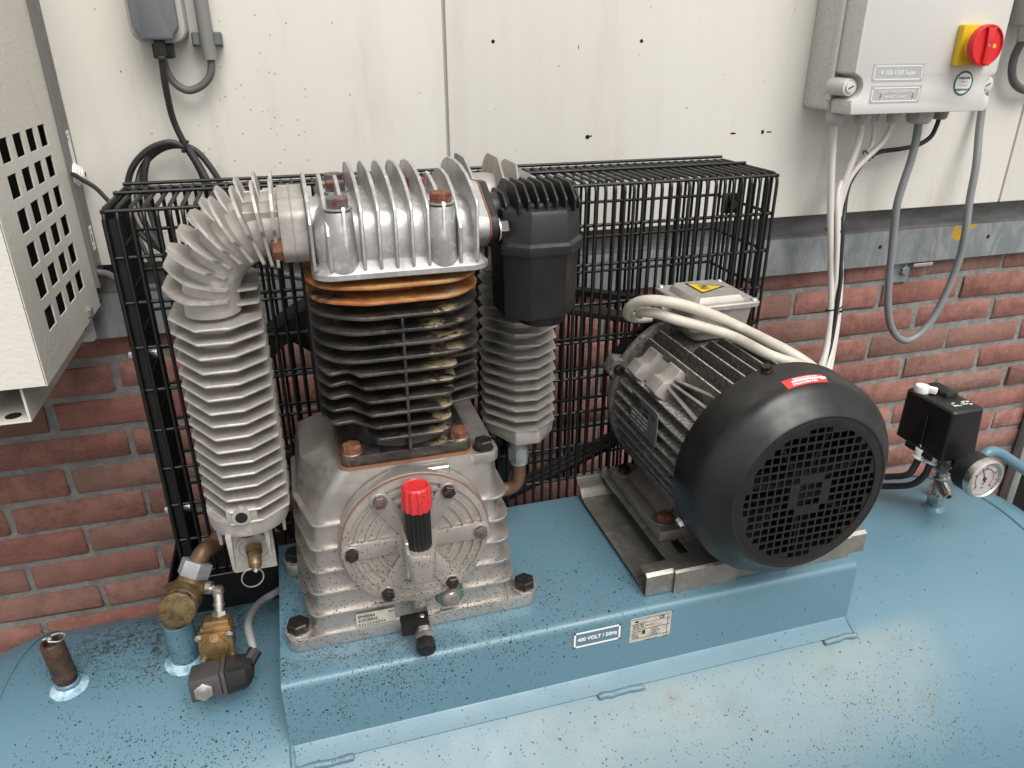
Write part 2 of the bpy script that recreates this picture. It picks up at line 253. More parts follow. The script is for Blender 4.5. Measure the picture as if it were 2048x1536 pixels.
    MAT['steelblue'] = plastic('blue_grey_label', (.10, .18, .22), .45, .05, .02)
    t = T('silver_foil_label'); MAT['foil'] = t.out(t.mix(t.rng(t.noise(90, 4), .4, .6), (.60, .57, .49), (.48, .45, .385)), .4, .25)
    MAT['plate'] = aluminium('etched_name_plate', (.20, .19, .18), .42, .5, .4, (.05, .045, .04), .1)
    MAT['stickerred'] = plastic('red_sticker', (.62, .045, .04), .4, .05, .02)
    MAT['darkgreen'] = plastic('dark_green_print', (.03, .12, .08), .5, .05, .02)
    MAT['hole'] = plastic('deep_hole', (.004, .004, .004), .9, .1, .02)
    t = T('rough_concrete_ground'); c = t.mix(t.rng(t.noise(8, 8, .65, vec=t.pos), .35, .65), (.16, .155, .15), (.24, .235, .22)); t.bump(t.noise(120, 6, vec=t.pos), .5, .004); MAT['ground'] = t.out(c, .9)
    t = T('gauge_glass'); t.b.inputs['Transmission Weight'].default_value = 1; MAT['clear'] = t.out((1, 1, 1), .02)
mats()

# ------------------------------------------------------------------ geometry helpers
COL = S.collection; W = {}
def V(*a): return Vector(a[0]) if len(a) == 1 else Vector(a)
def frame(ax, up=None):
    w = V(ax).normalized(); u = V(up) if up else (Vector((0, 0, 1)) if abs(w.z) < .9 else Vector((1, 0, 0)))
    u = (u - w * u.dot(w)).normalized(); v = w.cross(u); return u, v, w
def rpoly(pts, r, seg=5):
    """round the corners of a 2-D polygon"""
    out = []; n = len(pts); rs = r if isinstance(r, (list, tuple)) else [r] * n
    for i in range(n):
        p = V(*pts[i]).to_2d() if False else Vector(pts[i]); a = Vector(pts[i - 1]); b = Vector(pts[(i + 1) % n])
        da = (a - p); db = (b - p); la, lb = da.length, db.length; da.normalize(); db.normalize()
        rr = rs[i]
        if rr <= 0: out.append(tuple(p)); continue
        ang = da.angle(db); t = min(rr / max(math.tan(ang / 2), 1e-4), la * .49, lb * .49); rr2 = t * math.tan(ang / 2)
        bis = (da + db)
        if bis.length < 1e-6: out.append(tuple(p)); continue
        c = p + bis.normalized() * (rr2 / math.sin(ang / 2)); s = p + da * t; e = p + db * t
        a0 = math.atan2(s.y - c.y, s.x - c.x); a1 = math.atan2(e.y - c.y, e.x - c.x); d = a1 - a0
        while d > math.pi: d -= 2 * math.pi
        while d < -math.pi: d += 2 * math.pi
        for k in range(seg + 1):
            aa = a0 + d * k / seg; out.append((c.x + rr2 * math.cos(aa), c.y + rr2 * math.sin(aa)))
    return out
def rrect(x0, x1, y0, y1, r, seg=5): return rpoly([(x0, y0), (x1, y0), (x1, y1), (x0, y1)], r, seg)

class G:
    def __init__(s): s.bm = bmesh.new(); s.mi = 0
    def _merge(s, b):
        for f in b.faces: f.material_index = s.mi
        me = bpy.data.meshes.new('t'); b.to_mesh(me); b.free(); s.bm.from_mesh(me); bpy.data.meshes.remove(me)
    def box(s, c, d, bev=0.0, seg=2, rot=None):
        b = bmesh.new(); bmesh.ops.create_cube(b, size=1)
        for v in b.verts: v.co = Vector((v.co.x * d[0], v.co.y * d[1], v.co.z * d[2]))
        if bev: bmesh.ops.bevel(b, geom=b.edges[:], offset=min(bev, min(d) * .49), segments=seg, affect='EDGES', profile=.5)
        if rot is not None:
            R = rot if isinstance(rot, Matrix) else Euler(rot).to_matrix()
            for v in b.verts: v.co = R @ v.co
        for v in b.verts: v.co += Vector(c)
        s._merge(b); return s
    def bb(s, x0, x1, y0, y1, z0, z1, bev=0.0, seg=2): return s.box(((x0 + x1) / 2, (y0 + y1) / 2, (z0 + z1) / 2), (abs(x1 - x0), abs(y1 - y0), abs(z1 - z0)), bev, seg)
    def loft(s, rings, cap=True, closed=True, bev=0.0):
        b = bmesh.new(); R = [[b.verts.new(p) for p in r] for r in rings]; n = len(R[0])
        for i in range(len(R) - 1):
            for k in range(n if closed else n - 1):
                b.faces.new((R[i][k], R[i][(k + 1) % n], R[i + 1][(k + 1) % n], R[i + 1][k]))
        if cap: b.faces.new(R[0][::-1]); b.faces.new(R[-1])
        bmesh.ops.recalc_face_normals(b, faces=b.faces[:])
        if bev:
            es = [e for e in b.edges if e.calc_face_angle(0) > 1.0]; bmesh.ops.bevel(b, geom=es, offset=bev, segments=2, affect='EDGES', profile=.5)
        s._merge(b); return s
    def prism(s, poly, o, u, v, w, bev=0.0):
        """2-D polygon (a along u, b along v), extruded by vector w from o"""
        o, u, v, w = V(o), V(u), V(v), V(w); r0 = [o + u * a + v * b for a, b in poly]; return s.loft([r0, [p + w for p in r0]], bev=bev)
    def pz(s, poly, z0, z1, bev=0.0): return s.prism(poly, (0, 0, z0), (1, 0, 0), (0, 1, 0), (0, 0, z1 - z0), bev)
    def py(s, poly, y0, y1, bev=0.0): return s.prism(poly, (0, y0, 0), (1, 0, 0), (0, 0, 1), (0, y1 - y0, 0), bev)
    def px(s, poly, x0, x1, bev=0.0): return s.prism(poly, (x0, 0, 0), (0, 1, 0), (0, 0, 1), (x1 - x0, 0, 0), bev)
    def cyl(s, p0, p1, r0, r1=None, n=24, bev=0.0):
        p0, p1 = V(p0), V(p1); r1 = r0 if r1 is None else r1; u, v, w = frame(p1 - p0)
        L = (p1 - p0).length; prof = [(r0, 0), (r1, L)]
        if bev: prof = [(r0 - bev, 0), (r0 - bev * .3, bev * .3), (r0, bev), (r1, L - bev), (r1 - bev * .3, L - bev * .3), (r1 - bev, L)]
        return s.lathe(prof, p0, w, n)
    def lathe(s, prof, o, ax, n=32, cap=True, up=None):
        u, v, w = frame(ax, up); o = V(o)
        rings = [[o + w * h + (u * math.cos(2 * math.pi * k / n) + v * math.sin(2 * math.pi * k / n)) * r for k in range(n)] for r, h in prof]
        return s.loft(rings, cap)
    def torus(s, c, ax, R, r, n=32, m=10, a0=0, a1=2 * math.pi, up=None):
        u, v, w = frame(ax, up); c = V(c); full = abs(a1 - a0 - 2 * math.pi) < 1e-3
        pts = [c + (u * math.cos(a0 + (a1 - a0) * k / n) + v * math.sin(a0 + (a1 - a0) * k / n)) * R for k in range(n + (0 if full else 1))]
        return s.tube(pts, r, m, closed=full, smooth=0)
    def tube(s, pts, r, n=10, closed=False, smooth=6, cap=True):
        P = [V(p) for p in pts]
        if smooth and len(P) > 2:
            Q = []; N = len(P); rng = range(N) if closed else range(N - 1)
            for i in rng:
                g = lambda k: P[k % N] if closed else P[max(0, min(N - 1, k))]
                a, b, c, d = g(i - 1), g(i), g(i + 1), g(i + 2)
                for k in range(smooth):
                    t = k / smooth; Q.append(.5 * ((2 * b) + (c - a) * t + (2 * a - 5 * b + 4 * c - d) * t * t + (3 * b - a - 3 * c + d) * t ** 3))
            if not closed: Q.append(P[-1])
            P = Q
        N = len(P); tan = []
        for i in range(N):
            a = P[i - 1] if (i or closed) else P[0]; b = P[(i + 1) % N] if (i < N - 1 or closed) else P[-1]; tan.append((b - a).normalized())
        u, v, _ = frame(tan[0]); rings = []
        for i in range(N):
            if i: q = tan[i - 1].rotation_difference(tan[i]); u = q @ u
            u = (u - tan[i] * u.dot(tan[i])).normalized(); v = tan[i].cross(u)
            rr = r[i] if isinstance(r, list) else r
            rings.append([P[i] + (u * math.cos(2 * math.pi * k / n) + v * math.sin(2 * math.pi * k / n)) * rr for k in range(n)])
        if closed:
            q = tan[-1].rotation_difference(tan[0]); rings.append(rings[0]); return s.loft(rings, False)
        return s.loft(rings, cap)
    def hexb(s, p, ax, r, h, washer=0.0, wh=.0015, rot=0.0):
        """hex bolt head standing on p along ax; r = across corners / 2"""
        u, v, w = frame(ax); p = V(p)
        if washer: mi = s.mi; s.mi = 1; s.lathe([(washer - .0004, 0), (washer, .0003), (washer, wh - .0003), (washer - .0004, wh)], p, w, 28); s.mi = mi; p = p + w * wh
        hx = lambda rr, hh, k: p + w * hh + (u * math.cos(rot + k * math.pi / 3) + v * math.sin(rot + k * math.pi / 3)) * rr
        rings = [[], [], []]
        for k in range(6):
            rings[0].append(hx(r, 0, k)); rings[1].append(hx(r, h * .86, k)); rings[2].append(hx(r * .88, h, k))
        s.loft(rings); return s
    def sheet(s, prof, x0, x1, t, axis='x'):
        """thin bent sheet: profile of (y,z) points extruded along x, thickness t towards its left side"""
        n = len(prof); off = []
        for i in range(n):
            a = Vector(prof[max(0, i - 1)]); b = Vector(prof[min(n - 1, i + 1)]); d = (b - a).normalized(); nrm = Vector((-d.y, d.x)); off.append(Vector(prof[i]) + nrm * t)
        poly = [tuple(p) for p in prof] + [tuple(p) for p in off[::-1]]
        return s.px(poly, x0, x1)
    def grid(s, us, vs, holes, o, u, v, w, mask=None):
        """perforated sheet: cells between breakpoints us x vs, those in holes left open; thickness vector w"""
        b = bmesh.new(); o, u, v, w = V(o), V(u), V(v), V(w); cache = {}
        def vt(i, j, k):
            if (i, j, k) not in cache: cache[(i, j, k)] = b.verts.new(o + u * us[i] + v * vs[j] + w * k)
            return cache[(i, j, k)]
        solid = lambda i, j: 0 <= i < len(us) - 1 and 0 <= j < len(vs) - 1 and (i, j) not in holes and (mask is None or mask((us[i] + us[i + 1]) / 2, (vs[j] + vs[j + 1]) / 2))
        for i in range(len(us) - 1):
            for j in range(len(vs) - 1):
                if not solid(i, j): continue
                b.faces.new((vt(i, j, 0), vt(i + 1, j, 0), vt(i + 1, j + 1, 0), vt(i, j + 1, 0))); b.faces.new((vt(i, j, 1), vt(i, j + 1, 1), vt(i + 1, j + 1, 1), vt(i + 1, j, 1)))
                for (di, dj, a, c) in ((-1, 0, (i, j), (i, j + 1)), (1, 0, (i + 1, j + 1), (i + 1, j)), (0, -1, (i + 1, j), (i, j)), (0, 1, (i, j + 1), (i + 1, j + 1))):
                    if not solid(i + di, j + dj): b.faces.new((vt(*a, 0), vt(*c, 0), vt(*c, 1), vt(*a, 1)))
        bmesh.ops.recalc_face_normals(b, faces=b.faces[:]); s._merge(b); return s
    def done(s, name, mat, parent=None, at=None, ang=35, flat=False):
        bm = s.bm; a = math.radians(ang)
        if at is None: at = W[parent.name] if parent else Vector((0, 0, 0))
        at = V(at)
        for v in bm.verts: v.co -= at
        for f in bm.faces: f.smooth = not flat
        if not isinstance(mat, (list, tuple)):
            for f in bm.faces: f.material_index = 0
            if max([f.material_index for f in bm.faces] + [0]) > 0: pass
        for e in bm.edges: e.smooth = e.calc_face_angle(0) < a
        me = bpy.data.meshes.new(name); bm.to_mesh(me); bm.free()
        for m in (mat if isinstance(mat, (list, tuple)) else [mat]): me.materials.append(MAT[m])
        o = bpy.data.objects.new(name, me); COL.objects.link(o); W[o.name] = at
        if parent: o.parent = parent; o.location = at - W[parent.name]
        else: o.location = at
        return o
def tag(o, label=None, cat=None, group=None, kind=None):
    for k, v in (('label', label), ('category', cat), ('group', group), ('kind', kind)):
        if v: o[k] = v
    return o
def thing(name, loc, label, cat, group=None):
    o = bpy.data.objects.new(name, None); COL.objects.link(o); o.location = loc; o.empty_display_size = .05; W[o.name] = V(loc); return tag(o, label, cat, group)
def inst(src, loc, parent, rot=None, name=None):
    """another piece sharing src's mesh; loc in world"""
    o = src.copy(); o.name = name or src.name.split('.')[0]; COL.objects.link(o); o.parent = parent; W[o.name] = V(loc)
    o.location = V(loc) - (W[parent.name] if parent else Vector((0, 0, 0)))
    if rot is not None: o.rotation_euler = rot
    return o
def text(body, size, p, u, v, mat, parent, name='lettering', align='CENTER', sx=1.0, ext=.0002, bold=0.0, spacing=1.0):
    """flat lettering on a surface: reads along u, stands along v"""
    cu = bpy.data.curves.new('txt', 'FONT'); cu.body = body; cu.size = size; cu.align_x = align; cu.align_y = 'CENTER'; cu.extrude = ext; cu.offset = bold; cu.space_character = spacing; cu.resolution_u = 3
    o = bpy.data.objects.new('txt', cu); COL.objects.link(o); dg = bpy.context.evaluated_depsgraph_get(); me = bpy.data.meshes.new_from_object(o.evaluated_get(dg)); bpy.data.objects.remove(o)
    u = V(u).normalized(); v = V(v).normalized(); w = u.cross(v); M = Matrix((u * sx, v, w)).transposed()
    for q in me.vertices: q.co = M @ q.co
    me.materials.clear(); me.materials.append(MAT[mat]); o = bpy.data.objects.new(name, me); COL.objects.link(o); o.parent = parent; W[o.name] = V(p); o.location = V(p) - W[parent.name]; return o
X, Y, Z = (1, 0, 0), (0, 1, 0), (0, 0, 1)
# ================================================================== SETTING
g = G(); g.box((.8, 3.0, -1.16), (60, 60, .1)); tag(g.done('ground', 'ground', None, (.8, 3, -1.11)), kind='structure')

# ---- brick wall: recessed mortar and single bricks
wall = thing('brick_wall', (.8, 0, -1.11), 'red brick wall with grey mortar joints behind the blue tank', 'wall')
g = G(); g.bb(-1.2, 3.4, .0035, .12, -1.11, .16); g.done('mortar', 'mortar', wall)
bx, bz, L, H = .1103, .0625, .2085, .0505; brick_src = []
for k in range(7):
    g = G(); g.box((0, .03, 0), (L, .06, H), .0030, 1)
    for v in g.bm.verts:
        v.co.x += random.uniform(-.0028, .0028); v.co.z += random.uniform(-.0022, .0022); v.co.y += random.uniform(-.0012, .0012) if v.co.y < .01 else 0
    me = g.done('brick', 'brick', None, ang=60); brick_src.append(me)
first = [True] * 7
for r in range(-2, 17):
    for i in range(-9, 29):
        if (i - r) % 2: continue
        x = (i + 1) * bx; z = -bz * r
        if x < -.95 or x > 2.6: continue
        far = r > 9
        if far and (x > 2.2 or x < -.5): continue
        k = random.randrange(7); loc = (x + random.uniform(-.002, .002), random.uniform(-.0018, .0015), z + random.uniform(-.0015, .0015)); rot = (random.uniform(-.012, .012), random.uniform(-.006, .006), random.uniform(-.006, .006))
        if first[k]:
            o = brick_src[k]; first[k] = False; o.parent = wall; o.location = V(loc) - W['brick_wall']; o.rotation_euler = rot; W[o.name] = V(loc)
        else: inst(brick_src[k], loc, wall, rot, 'brick')

# ---- galvanised beam and flashing
beam = thing('steel_beam', (.8, -.02, .076), 'galvanised steel beam with drip flashing running along the top of the bricks', 'beam')
g = G(); g.bb(-1.2, 3.4, -.02, -.016, .0765, .1535, .0008, 1); g.bb(-1.2, 3.4, -.016, .004, .0765, .0795); g.done('web', 'galv', beam)
g = G(); g.sheet([(-.0215, .1535), (-.0212, .1560), (-.006, .1600), (-.003, .235)], -1.2, 3.4, -.002); g.done('flashing', 'flash', beam)
for x, z in ((1.5, .1183), (1.7857, .1211), (.85, .118), (1.15, .119)):
    g = G(); g.lathe([(.0042, 0), (.0042, .0005)], (x, -.0203, z), (0, -1, 0), 14); g.done('screw_hole', 'hole', beam)
br = thing('wall_bracket', (1.59, 0, .05), 'small galvanised bracket with a bolt under the steel beam behind the grey cable loop', 'bracket')
g = G(); g.bb(1.563, 1.606, -.006, -.002, .030, .0755, .001, 1); g.done('bracket_plate', 'galv', br)
g = G(); g.hexb((1.587, -.006, .058), (0, -1, 0), .0105, .008, .0135); g.done('bolt', 'galv', br)
g = G(); g.bb(1.600, 1.652, -.020, -.010, .066, .0735, .001, 1); g.done('bracket_lip', 'steel', br)

# ---- cream cladding
clad = thing('panel_wall', (.8, -.035, .2), 'cream metal wall panels with a vertical seam above the steel beam', 'wall')
for x0, x1 in ((-1.2, .5742), (.5795, 1.770), (1.7755, 3.4)):
    g = G(); g.bb(x0, x1, -.035, -.006, .2, 2.4, .0016, 2); g.done('wall_panel', 'cream', clad)
g = G(); g.bb(-1.2, 3.4, -.0285, -.004, .206, 2.39); g.done('panel_backing', 'greyprint', clad)
for x, z, a, b in ((.655, .5133, .0030, .0030), (.912, .5138, .0030, .0030), (1.1062, .3605, .0060, .0018), (1.1677, .3612, .003, .004), (1.1815, .3608, .0058, .0013), (.8217, .3636, .0042, .0036), (.828, .3650, .0028, .0012), (.80, .505, .0006, .004)):
    g = G(); g.py([(x + a * math.cos(q * .5236), z + b * math.sin(q * .5236)) for q in range(12)], -.0353, -.0348); g.done('screw_hole', 'hole', clad)

# ================================================================== AIR TANK
TY, TZ, TR = -.517, -.478, .300
tank = thing('compressed_air_tank', (.65, TY, -1.11), 'large horizontal blue steel air tank speckled with dark debris', 'air tank')
prof = []; x0, x1 = -.075, 1.362
for k in range(0, 15):
    a = math.pi / 2 * k / 14; prof.append((max(TR * math.sin(a), .001), x0 - .165 * math.cos(a)))
prof += [(TR, x0 + (x1 - x0) * k / 8) for k in range(1, 8)]
for k in range(14, -1, -1):
    a = math.pi / 2 * k / 14; prof.append((max(TR * math.sin(a), .001), x1 + .175 * math.cos(a)))
g = G(); g.lathe(prof, (0, TY, TZ), X, 128, cap=False); g.done('shell', 'blue', tank)
for x in (x0, x1):
    g = G(); g.torus((x, TY, TZ), X, TR + .0004, .0022, 128, 6); g.done('end_weld', 'blue', tank)
for x in (.1, 1.2):
    g = G(); g.py(rrect(x - .03, x + .03, -1.11, -.72, .002), TY - .2, TY + .2); g.done('tank_foot', 'blue', tank)
# saddle: one bent plate
SX0, SX1, SF, SB, ST = .245, .983, -.650, -.3835, -.119
def arc(cy, cz, r, a0, a1, n=6): return [(cy + r * math.cos(math.radians(a0 + (a1 - a0) * k / n)), cz + r * math.sin(math.radians(a0 + (a1 - a0) * k / n))) for k in range(n + 1)]
p = [(SF - .0215, -.2175), (SF - .003, -.2085), (SF - .001, -.2070)] + arc(SF + .009, ST - .009, .009, 180, 90) + arc(SB - .009, ST - .009, .009, 90, 0) + [(SB, -.2065), (SB + .003, -.2085), (SB + .0215, -.2175)]
g = G(); g.sheet(p, SX0, SX1, -.0030); g.done('saddle_plate', 'blue', tank, ang=50)
def fl(x, s=0.0): return (x, SF - .0290 - s, -.2258 - s * .55)
for xa, xb in ((.246, .312), (.607, .668), (.932, .984)):
    g = G(); n = 7; pts = [(xa + (xb - xa) * k / n, SF - .0235 + random.uniform(-.0008, .0008), -.2200 + random.uniform(-.0008, .0008)) for k in range(n + 1)]
    g.tube(pts, [.0025] + [.0042 + random.uniform(-.0003, .0004) for _ in range(n * 4 - 1)] + [.0022], 8, smooth=4); g.done('weld_bead', 'blue', tank, ang=60)
for xx in (SX0 + .001, SX1 - .001):
    g = G(); g.tube([(xx, SF + .001, -.2085), (xx, SF - .012, -.214), (xx, SF - .0225, -.2190)], .0032, 8); g.done('weld_bead', 'blue', tank, ang=60)
# threaded stubs with weld collars on the crest
def stub(x, y, r, h):
    zc = TZ + math.sqrt(TR * TR - (y - TY) ** 2)
    g = G(); g.lathe([(r, -.008), (r, h - .001), (r - .001, h), (r * .82, h), (r * .82, h - .004)], (x, y, zc), Z, 32); g.done('threaded_socket', 'blue', tank)
    g = G(); g.lathe([(r * 1.75, -.0065), (r * 1.7, -.0025), (r * 1.45, .0010), (r * 1.2, .0022), (r * .98, .006)], (x, y, zc), Z, 36, cap=False)
    for v in g.bm.verts: v.co.z += random.uniform(-.0006, .0006)
    g.done('weld_collar', 'weld' if x < 1 else 'blue', tank, ang=60); return zc
zc1 = stub(-.0005, TY, .0135, .011); zc2 = stub(.128, -.511, .0165, .060); zc3 = stub(1.262, -.503, .0115, .016)

# saddle labels
g = G(); g.bb(.5785, .6450, SF - .0004, SF + .001, -.1585, -.1310); l1 = g.done('voltage_label', 'steelblue', tank)
for a, b, c, d in ((.5815, .6420, -.1562, -.1540), (.5815, .6420, -.1355, -.1333), (.5815, .5838, -.1562, -.1333), (.6397, .6420, -.1562, -.1333)):
    g = G(); g.bb(a, b, SF - .0008, SF, c, d); g.done('label_border', 'whiteprint', l1)
text('400 VOLT / 50Hz', .0072, (.6118, SF - .0006, -.1448), X, Z, 'whiteprint', l1, sx=.98, bold=.0002)
g = G(); g.py(rrect(.6555, .7105, -.1715, -.1300, .0018), SF - .0005, SF + .001); l2 = g.done('rating_plate', 'foil', tank)
yb = SF - .0007
text('CE', .0062, (.6975, yb, -.1355), X, Z, 'ink', l2, bold=.0001); g = G()
g.py([(.6605, -.1360), (.6635, -.1342), (.6665, -.1360), (.6635, -.1378)], yb - .0001, yb + .0002)
for z in (-.1395, -.1495, -.1630): g.bb(.657, .709, yb - .0001, yb + .0002, z, z + .0004)
g.bb(.6840, .6843, yb - .0001, yb + .0002, -.1630, -.1495); g.bb(.7015, .7018, yb - .0001, yb + .0002, -.1715, -.1630)
g.bb(.7055, .7060, yb - .0001, yb + .0002, -.168, -.1335); g.bb(.672, .676, yb - .0001, yb + .0002, -.1570, -.1510); g.bb(.657, .709, yb - .0001, yb + .0002, -.1325, -.1321); g.done('print', 'ink', l2)
for tx, sz, x, z in (('MODEL  K500', .0024, .6585, -.1415), ('SERIAL N. 0255  YEAR 2013', .0024, .6585, -.1443), ('VOLT 400  Hz 50', .0022, .6585, -.1470), ('L/MIN 1500', .0024, .6585, -.1520), ('BAR 10', .0024, .6585, -.1550), ('kW 7,5', .0024, .6585, -.1580), ('LITRI 500', .0024, .6585, -.1607), ('HP 10', .0024, .6860, -.1520), ('RPM 1400', .0024, .6860, -.1550), ('dB 81', .0024, .6860, -.1580), ('KG 251', .0024, .6860, -.1607), ('MADE IN ITALY', .0024, .6770, -.1680), ('2013', .0024, .7030, -.1680)):
    text(tx, sz, (x, yb, z), X, Z, 'ink', l2, align='LEFT', ext=.0001)

# ================================================================== COMPRESSOR PUMP
CX, CY = .4055, -.518
pump = thing('compressor_pump', (CX, CY, ST), 'piston compressor pump with finned black cylinder and silver head on the blue saddle', 'compressor pump')
cc = None
g = G()
g.pz(rrect(.2545, .5515, -.6035, -.570, .013), ST + .0002, -.1012, .0014); g.pz(rrect(.2545, .5515, -.466, -.4325, .013), ST + .0002, -.1014, .0014)
g.pz(rrect(.278, .524, -.602, -.434, .008), ST + .0004, -.1008, .0014)
def sect(x0, x1, y0, y1, r, z): return [(a, b, z) for a, b in rrect(x0, x1, y0, y1, r, 6)]
def sect2(z, xfl, xbl, xr, yf, xo=0.0, yo=0.0, xro=0.0): return [(p, q, z) for p, q in rpoly([(xfl - xo, yf - yo), (xr + xro, yf - yo), (xr + xro, -.437), (xbl - xo, -.437), (xbl - xo, -.528)], [.015, .020, .020, .008, .030], 6)]
SEC = [(-.1012, .2850, .2765, .5180, -.5990), (-.050, .2925, .2795, .5120, -.5985), (.020, .3005, .2830, .5075, -.5975), (.048, .3040, .2850, .5060, -.5965), (.075, .3180, .2885, .5055, -.5945), (.091, .3285, .2935, .5050, -.5935), (.1000, .3335, .3200, .5050, -.5925)]
g.loft([sect2(*q) for q in SEC])
def secz(z):
    for p, q in zip(SEC, SEC[1:]):
        if z <= q[0]: t = (z - p[0]) / (q[0] - p[0]); return [p[k] + (q[k] - p[k]) * t for k in range(5)]
# round boss with scalloped rim and inspection pads
g.lathe([(.0835, 0), (.0835, .014), (.0825, .0155), (.0805, .0155)], (CX, -.597, .016), (0, -1, 0), 72)
g.bb(.402, .448, -.606, -.594, .083, .0975, .0015, 1); g.bb(.399, .414, -.606, -.594, -.101, -.062, .002, 1)
g.pz(rrect(.470, .5065, -.596, -.560, .012), .088, .1004, .001)
crank = g.done('crankcase', 'cast', pump)
zr = [.0425, .0125, -.0165, -.0455, -.0750]
for k, z in enumerate(zr):
    s5 = secz(z); s5 = [s5[0], s5[1], s5[2], s5[3], s5[4]]; f5 = lambda zz, o, ro: sect2(zz, s5[1], s5[2], s5[3], s5[4], o, o * .8, ro)
    g = G(); g.loft([f5(z - .0026, -.002, -.002), f5(z - .0020, .0050, .0098), f5(z - .0014, .0054, .0104), f5(z + .0010, .0054, .0104), f5(z + .0016, .0050, .0098), f5(z + .0024, -.002, -.002)]); g.done('rib', 'cast', crank)
for x, y in ((.268, -.586), (.538, -.588), (.268, -.45), (.538, -.45)):
    g = G(); g.hexb((x, y, -.1012), Z, .0128, .0105, .0150, .002, .3); g.done('foot_bolt', ['blackbolt', 'cover'], crank)
g = G(); g.hexb((.4905, -.5835, .1005), Z, .0105, .0095, .0115, .0015, .2); g.done('flange_bolt', 'blackbolt', crank)
g = G(); t = .0014; g.lathe([(.0819, 0), (.0819, t), (.06, t)], (CX, -.6124, .016), (0, -1, 0), 72); g.done('cover_gasket', 'gasket', crank)
# round cover with concentric rings, six arms
yc = -.6138
g = G(); pr = [(.0805, 0), (.0812, .0015), (.0805, .0040), (.0745, .0050), (.0738, .0020)]
for r in (.066, .0545, .0425):
    pr += [(r + .0040, .0018), (r + .0026, .0018), (r + .0020, .0048), (r - .0014, .0048), (r - .0020, .0018)]
pr += [(.024, .0020), (.0235, .0062), (.021, .0070), (.001, .0070)]
g.lathe(pr, (CX, yc, .016), (0, -1, 0), 96, up=Z); cov = g.done('round_cover', 'cover', pump)
angs = [1, 59, 121, 180, 239, 301]
for k, a in enumerate(angs):
    A = math.radians(a); d = V(math.cos(A), 0, math.sin(A)); n = V(-math.sin(A), 0, math.cos(A)); c = V(CX, yc - .0026, .016)
    g = G(); poly = rpoly([(.0205, -.0088), (.068, -.0105), (.0815, -.0085), (.0815, .0085), (.068, .0105), (.0205, .0088)], [0, .006, .008, .008, .006, 0], 4)
    g.prism(poly, c, d, n, (0, -.0040, 0), .0004); g.done('arm', 'cover', cov)
    g = G(); g.hexb(c + d * .0705 + V(0, -.0038, 0), (0, -1, 0), .0076, .0060, .0086, .0012, .3 * k); g.lathe([(.0045, 0), (.0036, .0006)], c + d * .0705 + V(0, -.0112, 0), (0, -1, 0), 16)
    g.done('cover_bolt', ['blackbolt' if k not in (2, 0) else 'rust2', 'cover'], cov)
# filler neck, dipstick and cap
g = G(); g.loft([[(x, y, -.020) for x, y in rrect(.396, .414, -.645, -.618, .008)], [(x, y, -.010) for x, y in rrect(.391, .419, -.656, -.616, .010)], [(x, y, .020) for x, y in rrect(.389, .4205, -.662, -.616, .011)], [(x, y, .0275) for x, y in rrect(.3895, .420, -.661, -.617, .011)]], bev=.0008)
g.bb(.3885, .3925, -.652, -.616, -.005, .040, .001, 1); neck = g.done('filler_neck', 'cover', cov)
g = G(); n = 48; rr = lambda k, a, b: a if (k % 3) else b
ring = lambda r1, r2, z, c: [(c[0] + rr(k, r1, r2) * math.cos(2 * math.pi * k / n), c[1] + rr(k, r1, r2) * math.sin(2 * math.pi * k / n), z) for k in range(n)]
c = (.4050, -.6405); g.loft([ring(.0118, .0118, .020, c), ring(.0128, .0128, .026, c), ring(.0134, .0122, .028, c), ring(.0134, .0122, .078, c), ring(.012, .012, .080, c)]); dip = g.done('dipstick_tube', 'black', pump, ang=15)
g = G(); rr = lambda k, a, b: a if (k % 4) < 2 else b
g.loft([ring(.0152, .0138, .0745, c), ring(.0158, .0143, .0765, c), ring(.0156, .0141, .0955, c), ring(.0145, .0138, .1000, c), ring(.0125, .0125, .1018, c), ring(.0115, .0115, .1005, c), ring(.010, .010, .1003, c)]); g.done('oil_cap', 'redcap', dip, ang=18)
# sight glass
g = G(); g.hexb((.4415, -.5995, -.0765), (0, -1, 0), .0165, .0060, .0175, .0035, .4); sg = g.done('sight_glass', 'green', pump)
g = G(); g.lathe([(.0118, 0), (.0115, .002), (.0095, .0055), (.006, .0078), (.001, .0085)], (.4415, -.6088, -.0765), (0, -1, 0), 28); g.done('lens', 'glass', sg)
# oil drain valve
dv = thing('oil_drain_valve', (.404, -.61, -.1), 'small oil drain valve with black lever at the foot of the crankcase', 'valve')
g = G(); g.cyl((.4065, -.603, -.0905), (.405, -.622, -.0935), .0085, n=6); g.loft([[(.404 + .0105 * math.cos(k * 1.0472), y, z + .0105 * math.sin(k * 1.0472)) for k in range(6)] for y, z in ((-.615, -.0925), (-.640, -.098))], bev=.0008)
g.cyl((.404, -.640, -.098), (.4035, -.646, -.0995), .0115, n=6); g.cyl((.4045, -.627, -.091), (.4045, -.627, -.082), .006); g.done('valve_body', 'nickel', dv)
g = G(); g.cyl((.4035, -.645, -.0995), (.403, -.6595, -.1025), .0108, n=8, bev=.0015); g.lathe([(.0065, 0), (.0055, -.004), (.001, -.004)], (.403, -.6598, -.1026), (0, -1, -.2), 20, cap=False); g.done('outlet_nut', 'black', dv)
g = G(); g.prism(rpoly([(.3795, -.634), (.4105, -.634), (.4125, -.6205), (.406, -.6195), (.3795, -.6205)], .003), (0, 0, -.0835), X, Y, (0, 0, .0035)); g.prism(rpoly([(.3795, -.0980), (.394, -.0985), (.398, -.1005), (.4105, -.0985), (.4115, -.083), (.3795, -.083)], .002), (0, -.6345, 0), X, Z, (0, .0035, 0)); g.bb(.4000, .4105, -.633, -.6205, -.094, -.083, .002); g.done('lever', 'black', dv)
